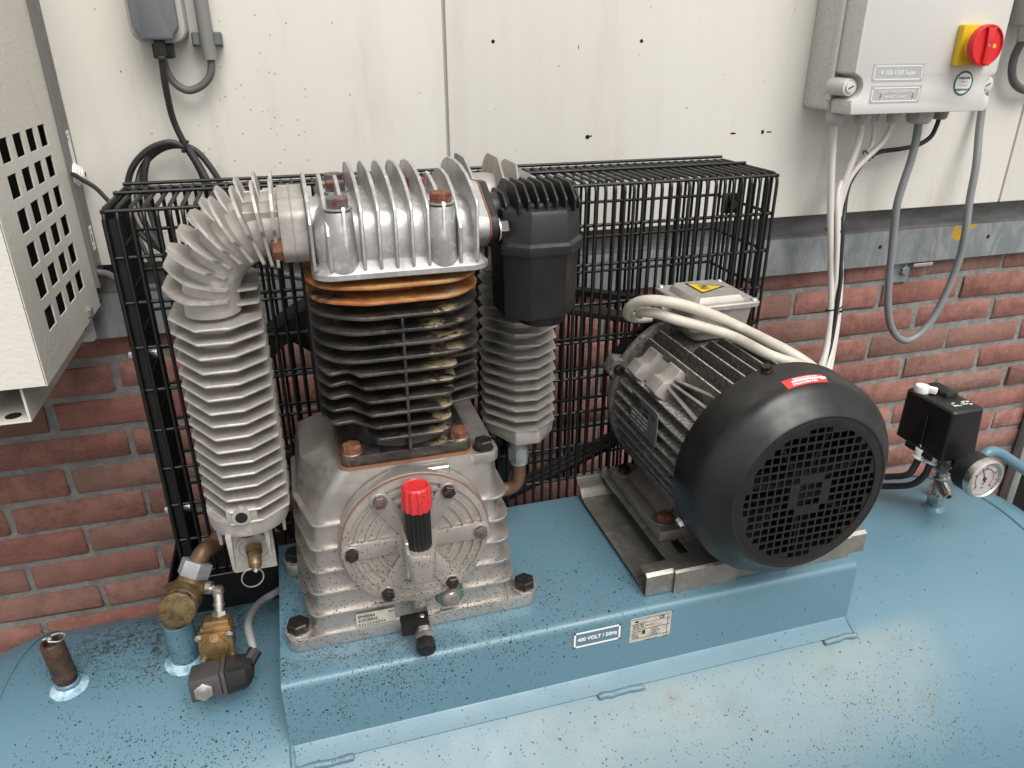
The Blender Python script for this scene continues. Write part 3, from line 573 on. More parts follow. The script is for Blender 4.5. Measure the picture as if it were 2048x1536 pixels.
g = G(); g.lathe([(.0030, 0), (.0022, .001), (.0004, .0012)], (.4045, -.627, -.080), Z, 14); g.done('lever_screw', 'steel', dv)
# serial label
g = G(); g.bb(.3325, .3765, -.6041, -.6030, -.1000, -.0815); sl = g.done('serial_label', 'foil', pump)
# (sits between the lowest rib and the foot)
for o in (sl,): o.location.y += .0008
text('SM00066', .0052, (.3345, -.6045, -.0855), X, Z, 'ink', sl, align='LEFT'); text('2219', .0034, (.3690, -.6045, -.0845), X, Z, 'ink', sl, align='LEFT'); text('4362390044', .0046, (.3345, -.6045, -.0968), X, Z, 'ink', sl, align='LEFT', spacing=1.45, sx=.95)
g = G(); xx = .3350
while xx < .3565:
    wv = random.choice((.0003, .0006, .0009)); g.bb(xx, xx + wv, -.6045, -.6040, -.0932, -.0890); xx += wv + random.choice((.0004, .0007))
g.done('bar_code', 'ink', sl)

# ---- cylinder
g = G(); g.pz(rrect(.3335, .4790, -.5905, -.4460, .012), .1002, .1022); g.done('base_gasket', 'gasket', pump)
g = G(); g.pz(rrect(.3355, .4770, -.5885, -.4480, .010), .1022, .1150, .0015); g.lathe([(.0615, .1148), (.0585, .122), (.056, .14), (.056, .312)], (.4085, CY, 0), Z, 48, up=X)
g.bb(.4062, .4092, -.6042, -.55, .116, .268, .0008, 1); g.bb(.4065, .4089, -.5885, -.56, .115, .125)
cyl = g.done('cylinder', 'iron', pump)
for k in range(12):
    z = .3000 - .01478 * k; CXf = .4082
    if k < 6: poly = rpoly([(CXf - .0868, -.605), (CXf + .0868, -.605), (CXf + .0868, -.431), (CXf - .0868, -.431)], .060 if k < 3 else .055, 10)
    elif k < 11:
        e = min(1, (k - 5) / 2.0); d = .012 * e; poly = rpoly([(.362 + .004 * (k - 6) * .8, -.6045), (.4615 - .002 * (k - 6), -.6045), (.4640 - .002 * (k - 6), -.582 + d), (.4950, -.580 + d * 2), (.4950, -.431), (.3215, -.431), (.3215, -.560), (.3330, -.5965 + d), (.352, -.590 + d * .8)], [.006, .012, .006, .008, .030, .030, .035, .006, .008], 6)
    else: poly = rpoly([(.3745, -.603), (.450, -.603), (.455, -.575), (.455, -.46), (.365, -.46), (.367, -.575)], [.004, .012, .01, .02, .02, .01], 5)
    h = .0019; inner = lambda q, s: [((a - CXf) * s + CXf, (b - CY) * s + CY) for a, b in q]
    g = G(); g.loft([[(a, b, z - h) for a, b in inner(poly, .985)], [(a, b, z - h * .45) for a, b in poly], [(a, b, z + h * .45) for a, b in poly], [(a, b, z + h) for a, b in inner(poly, .985)]])
    if k < 11:
        for v in g.bm.verts: v.co.z += .0006 * math.sin(v.co.x * 90 + k) + random.uniform(-.0002, .0002)
    g.done('fin', 'iron', cyl)
for x, y in ((.3485, -.578), (.4655, -.576), (.3485, -.46), (.4655, -.46)):
    g = G(); g.hexb((x, y, .1150), Z, .0105, .0085, .0112, .0012, random.random()); g.done('cylinder_bolt', ['rust', 'steel'], cyl)

# ---- cylinder head
HX0, HX1, HF, HB = .3285, .4985, -.6035, -.4325
g = G(); hp = rrect(HX0, HX1, HF, HB, .020, 6); g.loft([[(a, b, .3085) for a, b in rrect(HX0 + .003, HX1 - .003, HF + .003, HB - .003, .018, 6)], [(a, b, .3100) for a, b in hp], [(a, b, .3148) for a, b in hp], [(a, b, .3162) for a, b in rrect(HX0 + .0015, HX1 - .0015, HF + .0015, HB - .0015, .018, 6)], [(a, b, .3235) for a, b in rrect(HX0 + .009, HX1 - .009, HF + .011, HB - .011, .016, 6)]])
g.loft([[(a, b, z) for a, b in rrect(HX0 + .006 + q, HX1 - .006 - q, HF + .014 + q, HB - .014 - q, .016, 6)] for z, q in ((.322, 0), (.348, 0), (.362, .004), (.3705, .012), (.374, .024))])
bolts = [(.3575, -.588), (.4530, -.588), (.3620, -.500), (.4440, -.500), (.3640, -.447), (.4400, -.447)]
for x, y in bolts: g.cyl((x, y, .315), (x, y, .3715), .0155, .0128, 28, .001)
g.cyl((.33, -.518, .349), (.500, -.518, .349), .0235, n=32)
head = g.done('cylinder_head', 'head', pump)
fx = [.3315, .3461, .3615, .3768, .3920, .4073, .4226, .4379, .4532, .4686, .4850]
full = [(HF + .002, .318), (HF + .0005, .371), (HF + .004, .3765), (-.582, .3865), (-.560, .3945), (-.535, .3995), (-.505, .4015), (-.475, .4000), (-.455, .3955), (-.440, .388), (HB - .001, .372), (HB - .002, .318)]
half = [(HF + .002, .318), (HF + .001, .3735), (HF + .003, .3765), (HF + .006, .376), (HF + .0075, .3600), (HF + .015, .350), (HF + .015, .318)]
mid = [(-.568, .320), (-.568, .381), (-.560, .3845), (-.535, .3905), (-.518, .3925), (-.518, .320)]
for k, x in enumerate(fx):
    parts = [full]
    if k in (1, 2, 8, 9) : parts = [half, [(p[0], p[1]) for p in mid], [(2 * CY - p[0], p[1]) for p in half][::-1]]
    if k in (1, 9): parts = [[(HF + .002, .318), (HF + .001, .352), (HF + .004, .3565), (-.585, .3715), (-.570, .382), (-.545, .3915), (-.518, .3945), (-.495, .392), (-.47, .382), (-.452, .3715), (HB - .004, .3565), (HB - .002, .318)]]
    if k == 0: parts = [[(HF + .010, .318), (HF + .009, .3615), (-.585, .375), (-.560, .386), (-.530, .3925), (-.500, .3935), (-.470, .388), (-.45, .376), (HB - .010, .3615), (HB - .009, .318)]]
    for q in parts:
        g = G(); c = (sum(p[0] for p in q) / len(q), sum(p[1] for p in q) / len(q)); sh = lambda s: [((p[0] - c[0]) * s + c[0], (p[1] - c[1]) * s + c[1]) for p in q]
        g.loft([[(x - .0017, a, b) for a, b in sh(.985)], [(x - .0009, a, b) for a, b in q], [(x + .0009, a, b) for a, b in q], [(x + .0017, a, b) for a, b in sh(.985)]]); g.done('fin', 'head', head)
for x, y in bolts:
    g = G(); g.hexb((x, y, .3730), Z, .0110, .0092, .0135, .0018, .5); g.done('head_bolt', ['rust2' if x < .4 else 'rust', 'steel'], head)

# ---- left cooler: twin pipe, elbow and finned column
def octo(hx, y0, y1, cx):          # fin outline in plan
    return rpoly([(cx - hx, y0 + .046), (cx - .016, y0), (cx + .016, y0), (cx + hx, y0 + .024), (cx + hx, y1 - .03), (cx + .02, y1), (cx - .02, y1), (cx - hx, y1 - .03)], .004, 3)
LX, LY0, LY1 = .2325, -.580, -.452
g = G(); BX, BZ, BR = .2985, .2830, .0660
for yy, r in ((-.541, .0262), (-.487, .0262)):
    pts = [(.3300, yy, BZ + BR), (.312, yy, BZ + BR)] + [(BX - BR * math.sin(math.radians(a)), yy, BZ + BR * math.cos(math.radians(a))) for a in range(0, 91, 10)] + [(LX, yy, .272)]
    g.tube(pts, r, 24, smooth=2)
    g.tube([(LX, yy + (.008 if yy < -.52 else -.004), .28), (LX, yy + (.008 if yy < -.52 else -.004), .05)], .0215, 24)
    # raised ribs on the pipe crest
    g.bb(.270, .326, yy - .0215, yy - .0185, .3600, .3700, .0012, 1); g.bb(.270, .326, yy + .016, yy + .019, .3640, .3735, .0012, 1)
g.bb(.300, .330, -.541, -.487, .325, .3735)
g.px(rpoly([(-.573, .330), (-.573, .368), (-.556, .3785), (-.472, .3785), (-.455, .368), (-.455, .330), (-.47, .3185), (-.558, .3185)], .010, 5), .3045, .3290, .001)
lc = g.done('left_cooler', 'cooler', pump)
g = G(); g.px(rpoly([(-.574, .329), (-.574, .369), (-.556, .3800), (-.472, .3800), (-.454, .369), (-.454, .329), (-.47, .3172), (-.558, .3172)], .010, 5), .3160, .3172); g.done('joint_gasket', 'coolerdark', lc)
zt = .2655; NF = 16
for k in range(NF):
    z = zt - .01445 * k; q = octo(.0442, LY0, LY1, LX); h = .0015
    g = G(); sc = lambda s: [((a - LX) * s + LX, (b + .516) * s - .516) for a, b in q]
    g.loft([[(a, b, z - h) for a, b in sc(.98)], [(a, b, z - h * .3) for a, b in q], [(a, b, z + h * .3) for a, b in q], [(a, b, z + h) for a, b in sc(.98)]])
    for v in g.bm.verts: v.co.z += .0003 * math.sin(v.co.x * 160 + v.co.y * 50 + k * 2)
    g.done('fin', 'cooler', lc)
# elbow fins fan out; two lobes joined by a web
for k in range(9):
    th = math.radians([-1, 7.5, 17, 28, 38, 48, 59, 71, 83][k]); cx0, cz0 = BX, BZ
    e = V(-math.sin(th), 0, math.cos(th)); n = V(math.cos(th), 0, math.sin(th)); o = V(cx0, 0, cz0); rt = .1130 - .0022 * math.sin(th); ri = [.034, .036, .040, .046, .051, .055, .054, .050, .048][k]
    if th < 1.1: q = rpoly([(-.5715, ri), (-.5730, .066), (-.5840, .073), (-.5840, .091), (-.5745, .104), (-.561, rt), (-.538, rt), (-.5255, .103), (-.519, .084), (-.512, .084), (-.5065, .101), (-.495, rt - .002), (-.468, rt - .002), (-.452, .100), (-.4470, .084), (-.4470, .073), (-.456, .066), (-.457, ri)], .0035, 3)
    else: q = rpoly([(-.5700, ri), (-.5790, .066), (-.5800, .086), (-.560, .100), (-.534, rt), (-.490, rt), (-.455, .098), (-.450, .070), (-.456, ri)], .005, 3)
    g = G(); g.loft([[o + V(0, a, 0) + e * b + n * d for a, b in q] for d in (-.0014, .0014)]); g.done('fin', 'cooler', lc)
for z in (.2795, .2935):
    g = G(); g.pz(rpoly([(LX + .004, -.556), (LX + .0442, -.548), (LX + .0442, -.482), (LX + .020, -.452), (LX + .004, -.452)], .004, 3), z - .0013, z + .0013); g.done('fin', 'cooler', lc)
g = G(); g.loft([[(a, b, z) for a, b in rrect(LX - q, LX + q, LY0 + .044 - q, LY1 - .044 + q, q * .95, 9)] for z, q in ((.0490, .0430), (.0340, .0420), (.0300, .0405), (.0285, .037))])
g.cyl((.2285, -.583, .0585), (.2285, -.56, .0585), .0095, n=24); g.bb(.213, .244, -.578, -.56, .0475, .0665, .002)
g.done('cooler_foot', 'cooler', lc)
g = G(); g.lathe([(.0062, 0), (.0062, .0006)], (.2285, -.5832, .0585), (0, -1, 0), 20); g.lathe([(.003, 0), (.003, .0006)], (.2205, -.5705, .0493), Z, 14); g.done('bore', 'hole', lc)
g = G()
for x, y, l in ((.1985, -.545, .030), (.2110, -.575, .046), (.2490, -.562, .046), (.2660, -.530, .034)): g.loft([[(x - .003, y - .004, .034), (x + .003, y - .004, .034), (x + .003, y + .010, .034), (x - .003, y + .010, .034)], [(x - .0015, y - .002, .034 - l), (x + .0015, y - .002, .034 - l), (x + .0015, y + .006, .034 - l), (x - .0015, y + .006, .034 - l)]], bev=.0006)
g.bb(.206, .253, -.546, -.541, -.0380, .034, .001, 1); g.lathe([(.019, 0), (.019, .003), (.0165, .003), (.0155, .001)], (.2315, -.546, -.006), (0, -1, 0), 32); g.done('valve_plate', 'cooler', lc)
g = G(); g.cyl((.2290, -.560, .030), (.2290, -.560, .0215), .0088, bev=.001); g.done('plug', 'rust', lc)
sv = thing('relief_valve', (.2315, -.55, -.006), 'brass relief valve with a wire pull ring below the left finned cooler', 'valve')
a = V(.2315, -.5490, -.0040); d = V(.03, -.88, -.46).normalized()
g = G(); g.cyl(a, a + d * .007, .0100, n=6); g.cyl(a + d * .006, a + d * .024, .0078, .0070, bev=.001); g.cyl(a + d * .023, a + d * .027, .0055); g.done('valve_body', 'brass', sv)
g = G(); g.torus(a + d * .029 + V(-.0045, .0, -.0085), (.15, -1, .1), .0115, .0008, 36, 6); g.lathe([(.0028, 0), (.003, .003), (.0015, .005)], a + d * .026, d, 14); g.done('pull_ring', 'steel', sv)

# ---- right cooler
RX, RY0, RY1 = .5735, -.492, -.392
g = G()
for yy in (-.442,):
    pts = [(.497, yy, .349)] + [(.5285 + .045 * math.sin(math.radians(a)), yy, .304 + .045 * math.cos(math.radians(a))) for a in range(0, 91, 10)] + [(RX, yy, .28), (RX, yy, .05)]
    g.tube(pts, .0275, 24, smooth=2)
g.loft([[(a, b, z) for a, b in octo(q, RY0 + .004, RY1 - .004, RX)] for z, q in ((.0600, .0425), (.0450, .0415), (.0400, .038))], bev=.001); g.cyl((RX - .004, -.46, .041), (RX - .004, -.46, .028), .0085)
rc = g.done('right_cooler', 'coolerdark', pump)
for k in range(15):
    z = .2640 - .01445 * k; q = rpoly([(RX - .0465, RY0 + .040), (RX - .018, RY0 + .004), (RX + .012, RY0), (RX + .042, RY0 + .022), (RX + .0465, RY0 + .045), (RX + .0465, RY1 - .02), (RX + .02, RY1), (RX - .02, RY1), (RX - .0465, RY1 - .03)], .003, 3); h = .0014
    g = G(); g.loft([[((a - RX) * .98 + RX, (b - CY) * .995 + CY * 1.0 + (-.518) * 0 + (.005 * CY * 0) if False else b, z - h) for a, b in q], [(a, b, z - h * .3) for a, b in q], [(a, b, z + h * .3) for a, b in q], [((a - RX) * .98 + RX, b, z + h) for a, b in q]]); g.done('fin', 'coolerdark', rc)
for k in range(7):
    th = math.radians(-2 + k * 14.5); e = V(math.sin(th), 0, math.cos(th)); n = V(math.cos(th), 0, -math.sin(th)); o = V(.5285 - (.016 if k == 0 else 0), 0, .304); rt = .0905
    q = rpoly([(-.485, .012), (-.40, .012), (-.392, .03), (-.392, rt - .012), (-.400, rt), (-.448, rt), (-.482, rt - .016), (-.4925, rt - .036), (-.4925, .03)], .012, 5)
    g = G(); g.loft([[o + V(0, a, 0) + e * b + n * dd for a, b in q] for dd in (-.0013, .0013)]); g.done('fin', 'coolerdark', rc)
g = G(); g.cyl((RX - .004, -.46, .030), (RX - .004, -.46, .022), .0118, n=24); g.cyl((RX - .004, -.46, .024), (RX - .004, -.46, .004), .0140, n=6, bev=.001); g.cyl((RX - .004, -.46, .005), (RX - .004, -.46, -.001), .0120, n=24); g.done('union_nut', 'galv', rc)
g = G(); g.tube([(.5695, -.460, .002), (.5695, -.460, -.022), (.5665, -.459, -.034), (.556, -.457, -.042), (.540, -.455, -.043), (.50, -.452, -.042), (.44, -.425, -.040), (.30, -.420, -.036), (.255, -.428, -.033), (.228, -.436, -.030)], .0092, 16); g.done('discharge_pipe', 'copper', rc)

# ---- intake flange and black air filter
g = G(); fl2 = rpoly([(-.548, .318), (-.575, .336), (-.570, .352), (-.520, .380), (-.495, .378), (-.468, .362), (-.472, .345), (-.52, .320)], .012, 5)
g.px(fl2, .487, .5055, .001); inl = g.done('intake_flange', 'head', pump)
sc = lambda q, s: [((a + .521) * s - .521, (b - .349) * s + .349) for a, b in q]
g = G(); g.px(sc(fl2, 1.015), .5055, .5068); g.done('intake_gasket', 'gasket', inl)
FX, FY, = .5680, -.5235
def oct2(hx, hy, c=.026): return rpoly([(FX - hx, FY - hy + c * .72), (FX - hx + c, FY - hy), (FX + hx - c + .002, FY - hy), (FX + hx, FY - hy + c * 1.15), (FX + hx, FY + hy - c), (FX + hx - c, FY + hy), (FX - hx + c, FY + hy), (FX - hx, FY + hy - c)], .0035, 3)
g = G(); g.px(sc(fl2, .99), .5068, .5150, .001)
g.cyl((.513, -.518, .349), (.545, -.518, .349), .0185, n=32); g.bb(.517, .545, -.535, -.50, .322, .350, .003)
g.loft([[(a, b, z) for a, b in oct2(x, x2)] for z, x, x2 in ((.3095, .0475, .0505), (.3105, .0480, .0510), (.3190, .0480, .0510), (.3220, .0462, .0488), (.3225, .0455, .0480), (.3500, .0445, .0468), (.3545, .0440, .0445), (.3565, .0405, .0405))])
af = g.done('air_filter_cover', 'filterblack', pump)
g = G(); g.cyl((FX, FY, .356), (FX, FY, .3605), .035, .032, 40, .001); g.done('cover_dome', 'filterblack', af)
for k in range(9):
    x = FX - .0400 + .0100 * k; e = 0 if 0 < k < 8 else .014; top = .3795 if 0 < k < 8 else .370
    g = G(); g.px(rpoly([(FY - .041 + e, .352), (FY - .0425 + e, .3660 if not e else .360), (FY - .022 + e * .5, top), (FY + .022, top), (FY + .0425 - e, .3660), (FY + .041 - e, .352)], [0, .004, .010, .010, .004, 0], 4), x - .0012, x + .0012, .0004); g.done('rib', 'filterblack', af)
g = G(); g.loft([[(a, b, z) for a, b in oct2(x, x2)] for z, x, x2 in ((.3094, .0448, .0475), (.2395, .0430, .0455), (.2365, .0405, .0430))]); g.cyl((FX + .004, FY - .012, .237), (FX + .004, FY - .012, .2270), .0265, .0260, 40, .001)
g.done('filter_bowl', 'black', af)
g = G(); g.hexb((.515, -.5625, .3385), X, .0105, .0095, .0115, .0015, .52); g.done('flange_bolt', 'blackbolt', inl)
g = G(); g.lathe([(.0118, 0), (.0118, .0014)], (.5151, -.5625, .3385), X, 24); g.done('washer', 'steel', inl)
g = G(); g.hexb((.3045, -.566, .3345), (-1, 0, 0), .0110, .0095, 0, 0, .5); g.done('joint_bolt', 'rust', lc)
# ================================================================== MOTOR RAIL AND SLIDE PLATE
rail = thing('motor_slide_rail', (.845, -.505, ST), 'zinc plated folded sheet rail with slots under the electric motor', 'motor rail')
p = [(-.609, -.0905), (-.6095, -.0872), (-.6265, -.0868), (-.6285, -.0888), (-.6285, -.1165), (-.6245, -.1182), (-.6170, -.1170), (-.6080, -.1115), (-.600, -.1105), (-.428, -.1105), (-.414, -.1085), (-.406, -.0985), (-.4015, -.0965), (-.392, -.0950), (-.3905, -.0890), (-.3890, -.0872), (-.3800, -.0868), (-.3785, -.0895)]
g = G(); g.sheet(p, .683, 1.006, -.0022); g.done('base_rail', 'zinc', rail)
us = [.720, .7415, .7555, .808, .8085, .884, .9345, .9485, .979]; vs = [-.632, -.6265, -.6035, -.573, -.43, -.40, -.376]
holes = {(1, 2), (6, 2), (1, 4), (6, 4), (4, 0)}
g = G(); g.grid(us, vs, holes, (0, 0, -.0868), X, Y, (0, 0, .0026)); g.cyl((.7485, -.6035, -.0868), (.7485, -.6035, -.0868 + .0001), .001)
for a, b in ((.720, .8085), (.884, .979)): g.sheet([(-.6345, -.1205), (-.6345, -.0875), (-.632, -.0845)], a, b, -.0024)
g.done('slide_plate', 'zinc', rail)
g = G(); g.pz(rrect(.697, .722, -.5955, -.586, .0046), -.1104, -.1100); g.done('slot', 'blue', rail)

# ================================================================== ELECTRIC MOTOR
MX, MZ = .8400, .0462
mot = thing('electric_motor', (MX, -.50, -.0842), 'grey finned electric motor with a round black fan hood facing the viewer', 'motor')
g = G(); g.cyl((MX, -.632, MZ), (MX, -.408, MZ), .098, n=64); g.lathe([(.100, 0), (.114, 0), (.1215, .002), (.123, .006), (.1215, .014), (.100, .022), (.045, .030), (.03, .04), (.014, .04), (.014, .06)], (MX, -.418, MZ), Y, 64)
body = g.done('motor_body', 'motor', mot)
RM = .1235
def mfin(a, b, up):      # a = offset across, b0 -> r
    pass
for s in (-1, 1):
    for k in range(11):
        z = -.083 + .0153 * k
        if s < 0 and z > .062: continue
        xo = math.sqrt(RM ** 2 - z ** 2) if abs(z) < RM else 0; xi = math.sqrt(max(.0, .096 ** 2 - z ** 2)); y0 = -.6205; y1 = -.4225
        g = G(); q = [(MX + s * (xi - .006), y0), (MX + s * (xo - .004), y0), (MX + s * xo, y0 + .006), (MX + s * xo, y1 - .010), (MX + s * (xo - .010), y1), (MX + s * (xi - .006), y1)]
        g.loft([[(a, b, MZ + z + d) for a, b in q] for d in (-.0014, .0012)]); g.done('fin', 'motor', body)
for k in range(11):
    x = -.075 + .0150 * k; zo = math.sqrt(RM ** 2 - x ** 2); zi = math.sqrt(.096 ** 2 - x ** 2) if abs(x) < .096 else 0; y0 = -.628
    y1 = -.4185 if x < -.045 or x > .052 else -.500
    g = G(); q = [(y0, MZ + zi - .006), (y0, MZ + zo - .002), (y0 + .004, MZ + zo), (y1 - .012, MZ + zo), (y1, MZ + zo - .012), (y1, MZ + zi - .006)]
    g.loft([[(MX + x + d, a, b) for a, b in q] for d in (-.0013, .0013)]); g.done('fin', 'motor', body)
# lifting pads and screws on the upper left
def pad(yc, w, name='mounting_pad'):
    g = G(); A = math.radians(141); d = V(math.cos(A), 0, math.sin(A)); n = V(-math.sin(A), 0, math.cos(A)); c = V(MX, yc, MZ)
    prof = [(.094, -.022), (.1225, -.022), (.1245, -.020), (.1245, -.004), (.1280, .001), (.1330, .004), (.1340, .020), (.1320, .022), (.094, .022)]
    g.prism(prof, c - V(0, w / 2, 0), d, n, (0, w, 0), .0012); o = g.done(name, 'boxalu', body)
    g = G(); e = V(-1, 0, -.15).normalized(); b = c + d * .1225 + n * .021; b = c + d * .119 + n * .024; g.lathe([(.0075, 0), (.0078, .0012), (.0055, .0014), (.0045, .0005), (.001, .0005)], c + d * .1165 + n * .0225, n, 22); g.done('screw_boss', 'steel', body)
pad(-.462, .026); pad(-.520, .030)
g = G()
A = math.radians(141); d = V(math.cos(A), 0, math.sin(A)); n = V(-math.sin(A), 0, math.cos(A)); c = V(MX, 0, MZ)
g.prism([(.094, -.018), (.1170, -.018), (.1170, .018), (.094, .018)], c + V(0, -.51, 0), d, n, (0, .05, 0), .001); g.done('pad_web', 'boxalu', body)
for s in (-.016, -.004, .010):
    g = G(); g.loft([[c + V(0, -.535, 0) + d * .098 + n * (s * .5 - .0015), c + V(0, -.535, 0) + d * .124 + n * (s * .5 - .0015), c + V(0, -.535, 0) + d * .124 + n * (s * .5 + .0015), c + V(0, -.535, 0) + d * .098 + n * (s * .5 + .0015)],
                     [c + V(0, -.625, 0) + d * .098 + n * (s * 1.6 - .0018), c + V(0, -.625, 0) + d * .112 + n * (s * 1.6 - .0018), c + V(0, -.625, 0) + d * .112 + n * (s * 1.6 + .0018), c + V(0, -.625, 0) + d * .098 + n * (s * 1.6 + .0018)]]); g.done('web', 'boxalu', body)
# end shield ear with bolt
g = G(); g.prism(rpoly([(.108, -.017), (.132, -.012), (.132, .012), (.108, .017)], .005), (MX, -.414, MZ), (-math.cos(.42), 0, math.sin(.42)), (math.sin(.42), 0, math.cos(.42)), (0, .026, 0), .001); g.done('shield_ear', 'motor', body)
p0 = V(MX - .121 * math.cos(.42), -.414, MZ + .121 * math.sin(.42)); g = G(); g.hexb(p0, (0, -1, 0), .0075, .006, .0085, .001); g.done('shield_bolt', 'blackbolt', body)
# name plate on the left fins
PX = MX - RM - .0010
g = G(); g.px(rrect(-.5620, -.4880, .0520, .0990, .003), PX, PX + .0012); npl = g.done('name_plate', 'plate', mot)
u_, v_ = (0, -1, 0), Z
g = G()
for z in (.0955, .0835): g.bb(PX - .0003, PX, -.5120, -.4935, z - .0006, z + .0006)
for y, z, l in ((-.530, .0885, .016), (-.530, .0815, .016)): g.bb(PX - .0002, PX, y - l / 2, y + l / 2, z - .002, z + .002)
g.done('print', 'ink', npl)
text('WEG', .0125, (PX - .0004, -.5030, .0894), u_, v_, 'ink', npl, bold=.0004); text('CE', .0085, (PX - .0004, -.5515, .0880), u_, v_, 'ink', npl)
for i, s in enumerate(('3~ 132S/M-04   IP55   INS.CL.F', '400/690 V   50 Hz   1455 /min', '7,5 kW   14,9/8,6 A   cos 0,83', '40 C   S.F. 1,00   62,0 kg')): text(s, .0038, (PX - .0003, -.4905, .0765 - .0058 * i), u_, v_, 'greyprint', npl, align='LEFT')
# terminal box
g = G(); q = [(.803, -.474), (.878, -.474), (.878, -.402), (.803, -.402)]
g.loft([[(a, b, z) for a, b in rrect(.812 + e, .868 - e, -.466 + e, -.412 - e, .008)] for z, e in ((.148, .0), (.160, -.004))], bev=0)
g.loft([[(a, b, z) for a, b in rrect(x0, x1, y0, y1, .009)] for z, x0, x1, y0, y1 in ((.157, .806, .873, -.472, -.405), (.166, .798, .882, -.481, -.396), (.196, .794, .886, -.484, -.393))])
g.cyl((.800, -.425, .178), (.781, -.425, .176), .0125, .0125, 6); tbx = g.done('terminal_box', 'boxalu', mot)
g = G(); lid = [(.7875, .8915, -.4885, -.3885, .006, .1965), (.7870, .8920, -.4890, -.3880, .006, .2020), (.7885, .8905, -.4875, -.3895, .006, .2035)]
g.loft([[(a, b, z) for a, b in rrect(x0, x1, y0, y1, r)] for x0, x1, y0, y1, r, z in lid])
lo = [(.7965, -.4650), (.8060, -.4795), (.8725, -.4795), (.8825, -.4650), (.8825, -.4125), (.8725, -.3975), (.8060, -.3975), (.7965, -.4125)]; hi = [((a - .8395) * .86 + .8395, (b + .4385) * .86 - .4385) for a, b in lo]
g.loft([[(a, b, .2030) for a, b in lo], [(a, b, .2105) for a, b in hi]], bev=.0012); lidm = g.done('box_lid', 'boxalu', tbx)
g = G()
for y in (-.4835, -.3935):
    pass
for x, y in ((.7945, -.4820), (.8850, -.4820), (.7945, -.3950), (.8850, -.3950)):
    g = G(); g.lathe([(.0045, 0), (.0048, .0012), (.0036, .0026), (.001, .0030)], (x, y, .2035), Z, 20); g.box((x, y, .2066), (.0055, .0009, .0008)); g.done('lid_screw', 'steel', tbx)
zt_ = .2107; tri = [(.8215, -.4160), (.8620, -.4385), (.8245, -.4640)]; tri = [(.822, -.4575), (.8680, -.4375), (.8215, -.4090)]
g = G(); g.pz(rpoly(tri, .0012), zt_, zt_ + .0003); tri1 = g.done('warning_triangle', 'ink', tbx)
c3 = (sum(a for a, b in tri) / 3, sum(b for a, b in tri) / 3); g = G(); g.pz(rpoly([((a - c3[0]) * .82 + c3[0], (b - c3[1]) * .82 + c3[1]) for a, b in tri], .0008), zt_ + .0003, zt_ + .0005); g.done('triangle_field', 'yellow', tri1)
g = G(); g.torus((c3[0] + .000, c3[1], zt_ + .0006), Z, .0048, .0005, 24, 5); g.torus((c3[0], c3[1], zt_ + .0006), Z, .0080, .00045, 14, 5, .5, 2.6); g.torus((c3[0], c3[1], zt_ + .0006), Z, .0080, .00045, 14, 5, 3.6, 5.8); g.torus((c3[0], c3[1], zt_ + .0006), Z, .0022, .0005, 14, 5); g.done('symbol', 'ink', tri1)
g = G(); g.cyl((.7845, -.425, .1765), (.7690, -.426, .1740), .0120, n=6, bev=.0015); g.cyl((.7695, -.426, .1740), (.7640, -.4262, .1735), .0098, n=20); g.done('cable_gland', 'black', tbx)
# feet
for s in (-1, 1):
    fx0, fx1 = (.7270, .7850) if s < 0 else (2 * MX - .7850, 2 * MX - .7270)
    g = G(); g.bb(fx0, fx1, -.5745, -.4040, -.0842, -.0690, .0022); m = lambda x: x if s < 0 else 2 * MX - x
    q = [(m(.7440), -.0700), (m(.7840), -.0350), (m(.7960), -.0350), (m(.7960), -.0842), (m(.7440), -.0842)]
    g.loft([[(a, y, b) for a, b in q] for y in (-.5370, -.4330)], bev=.001)
    g.loft([[(m(.775), -.574, -.0700), (m(.779), -.574, -.0700), (m(.779), -.574, -.0690), (m(.775), -.574, -.069)], [(m(.775), -.540, -.0700), (m(.779), -.540, -.0700), (m(.779), -.540, -.036), (m(.775), -.540, -.036)]])
    g.loft([[(x, y, z) for x, z in ((m(.760), -.07), (m(.80), -.07), (m(.80), -.030), (m(.782), -.030))] for y in (-.5560, -.5400)], bev=.0)
    ft = g.done('motor_foot', 'foot', mot)
    for y in (-.549, -.422):
        g = G(); g.hexb((m(.7445), y, -.0690), Z, .0098, .0075, .0158, .0022, .2); g.done('foot_bolt', ['rust' if y < -.5 and s < 0 else 'blackbolt', 'zinc'], ft)
    for y in (-.462, -.522):
        g = G(); xx = m(.7655); g.bb(xx - .008, xx + .012, y - .012, y + .012, -.046, -.018, .003); g.lathe([(.0085, 0), (.0085, .001), (.006, .0012), (.0045, .0002), (.001, .0002)], (m(.7575) , y, -.0315), (-s * -1 if s < 0 else 1, 0, .0), 22); g.done('foot_boss', 'foot', ft)
# fan hood
g = G(); HY0, HY1 = -.622, -.700
pr = [(.1275, 0), (.1305, .0005), (.1310, .002), (.1298, .034), (.1286, .0430), (.1264, .0500), (.1228, .0555), (.1180, .0600), (.1120, .0645), (.1050, .0705), (.1010, .0765), (.0985, .0780), (.0968, .0778), (.0955, .0772), (.0935, .0778), (.0855, .0780), (.0855, .0765), (.095, .076), (.100, .072), (.112, .060), (.122, .040), (.1275, .002)]
g.lathe(pr, (MX, HY0, MZ), (0, -1, 0), 96, cap=False); hood = g.done('fan_hood', 'hood', mot)
pit, hw = .01030, .00405; N = 8; br_ = [-.094]; hol = set()
cen = [k * pit for k in range(-N, N + 1)]
for cc_ in cen: br_ += [cc_ - hw, cc_ + hw]
br_ += [.094]
for i, a in enumerate(cen):
    for j, b in enumerate(cen):
        ii, jj = abs(i - N), abs(j - N)
        ok = math.hypot(a, b) < .0835 and not (max(ii, jj) == 2 and min(ii, jj) < 2)
        if ok: hol.add((2 * i + 1, 2 * j + 1))
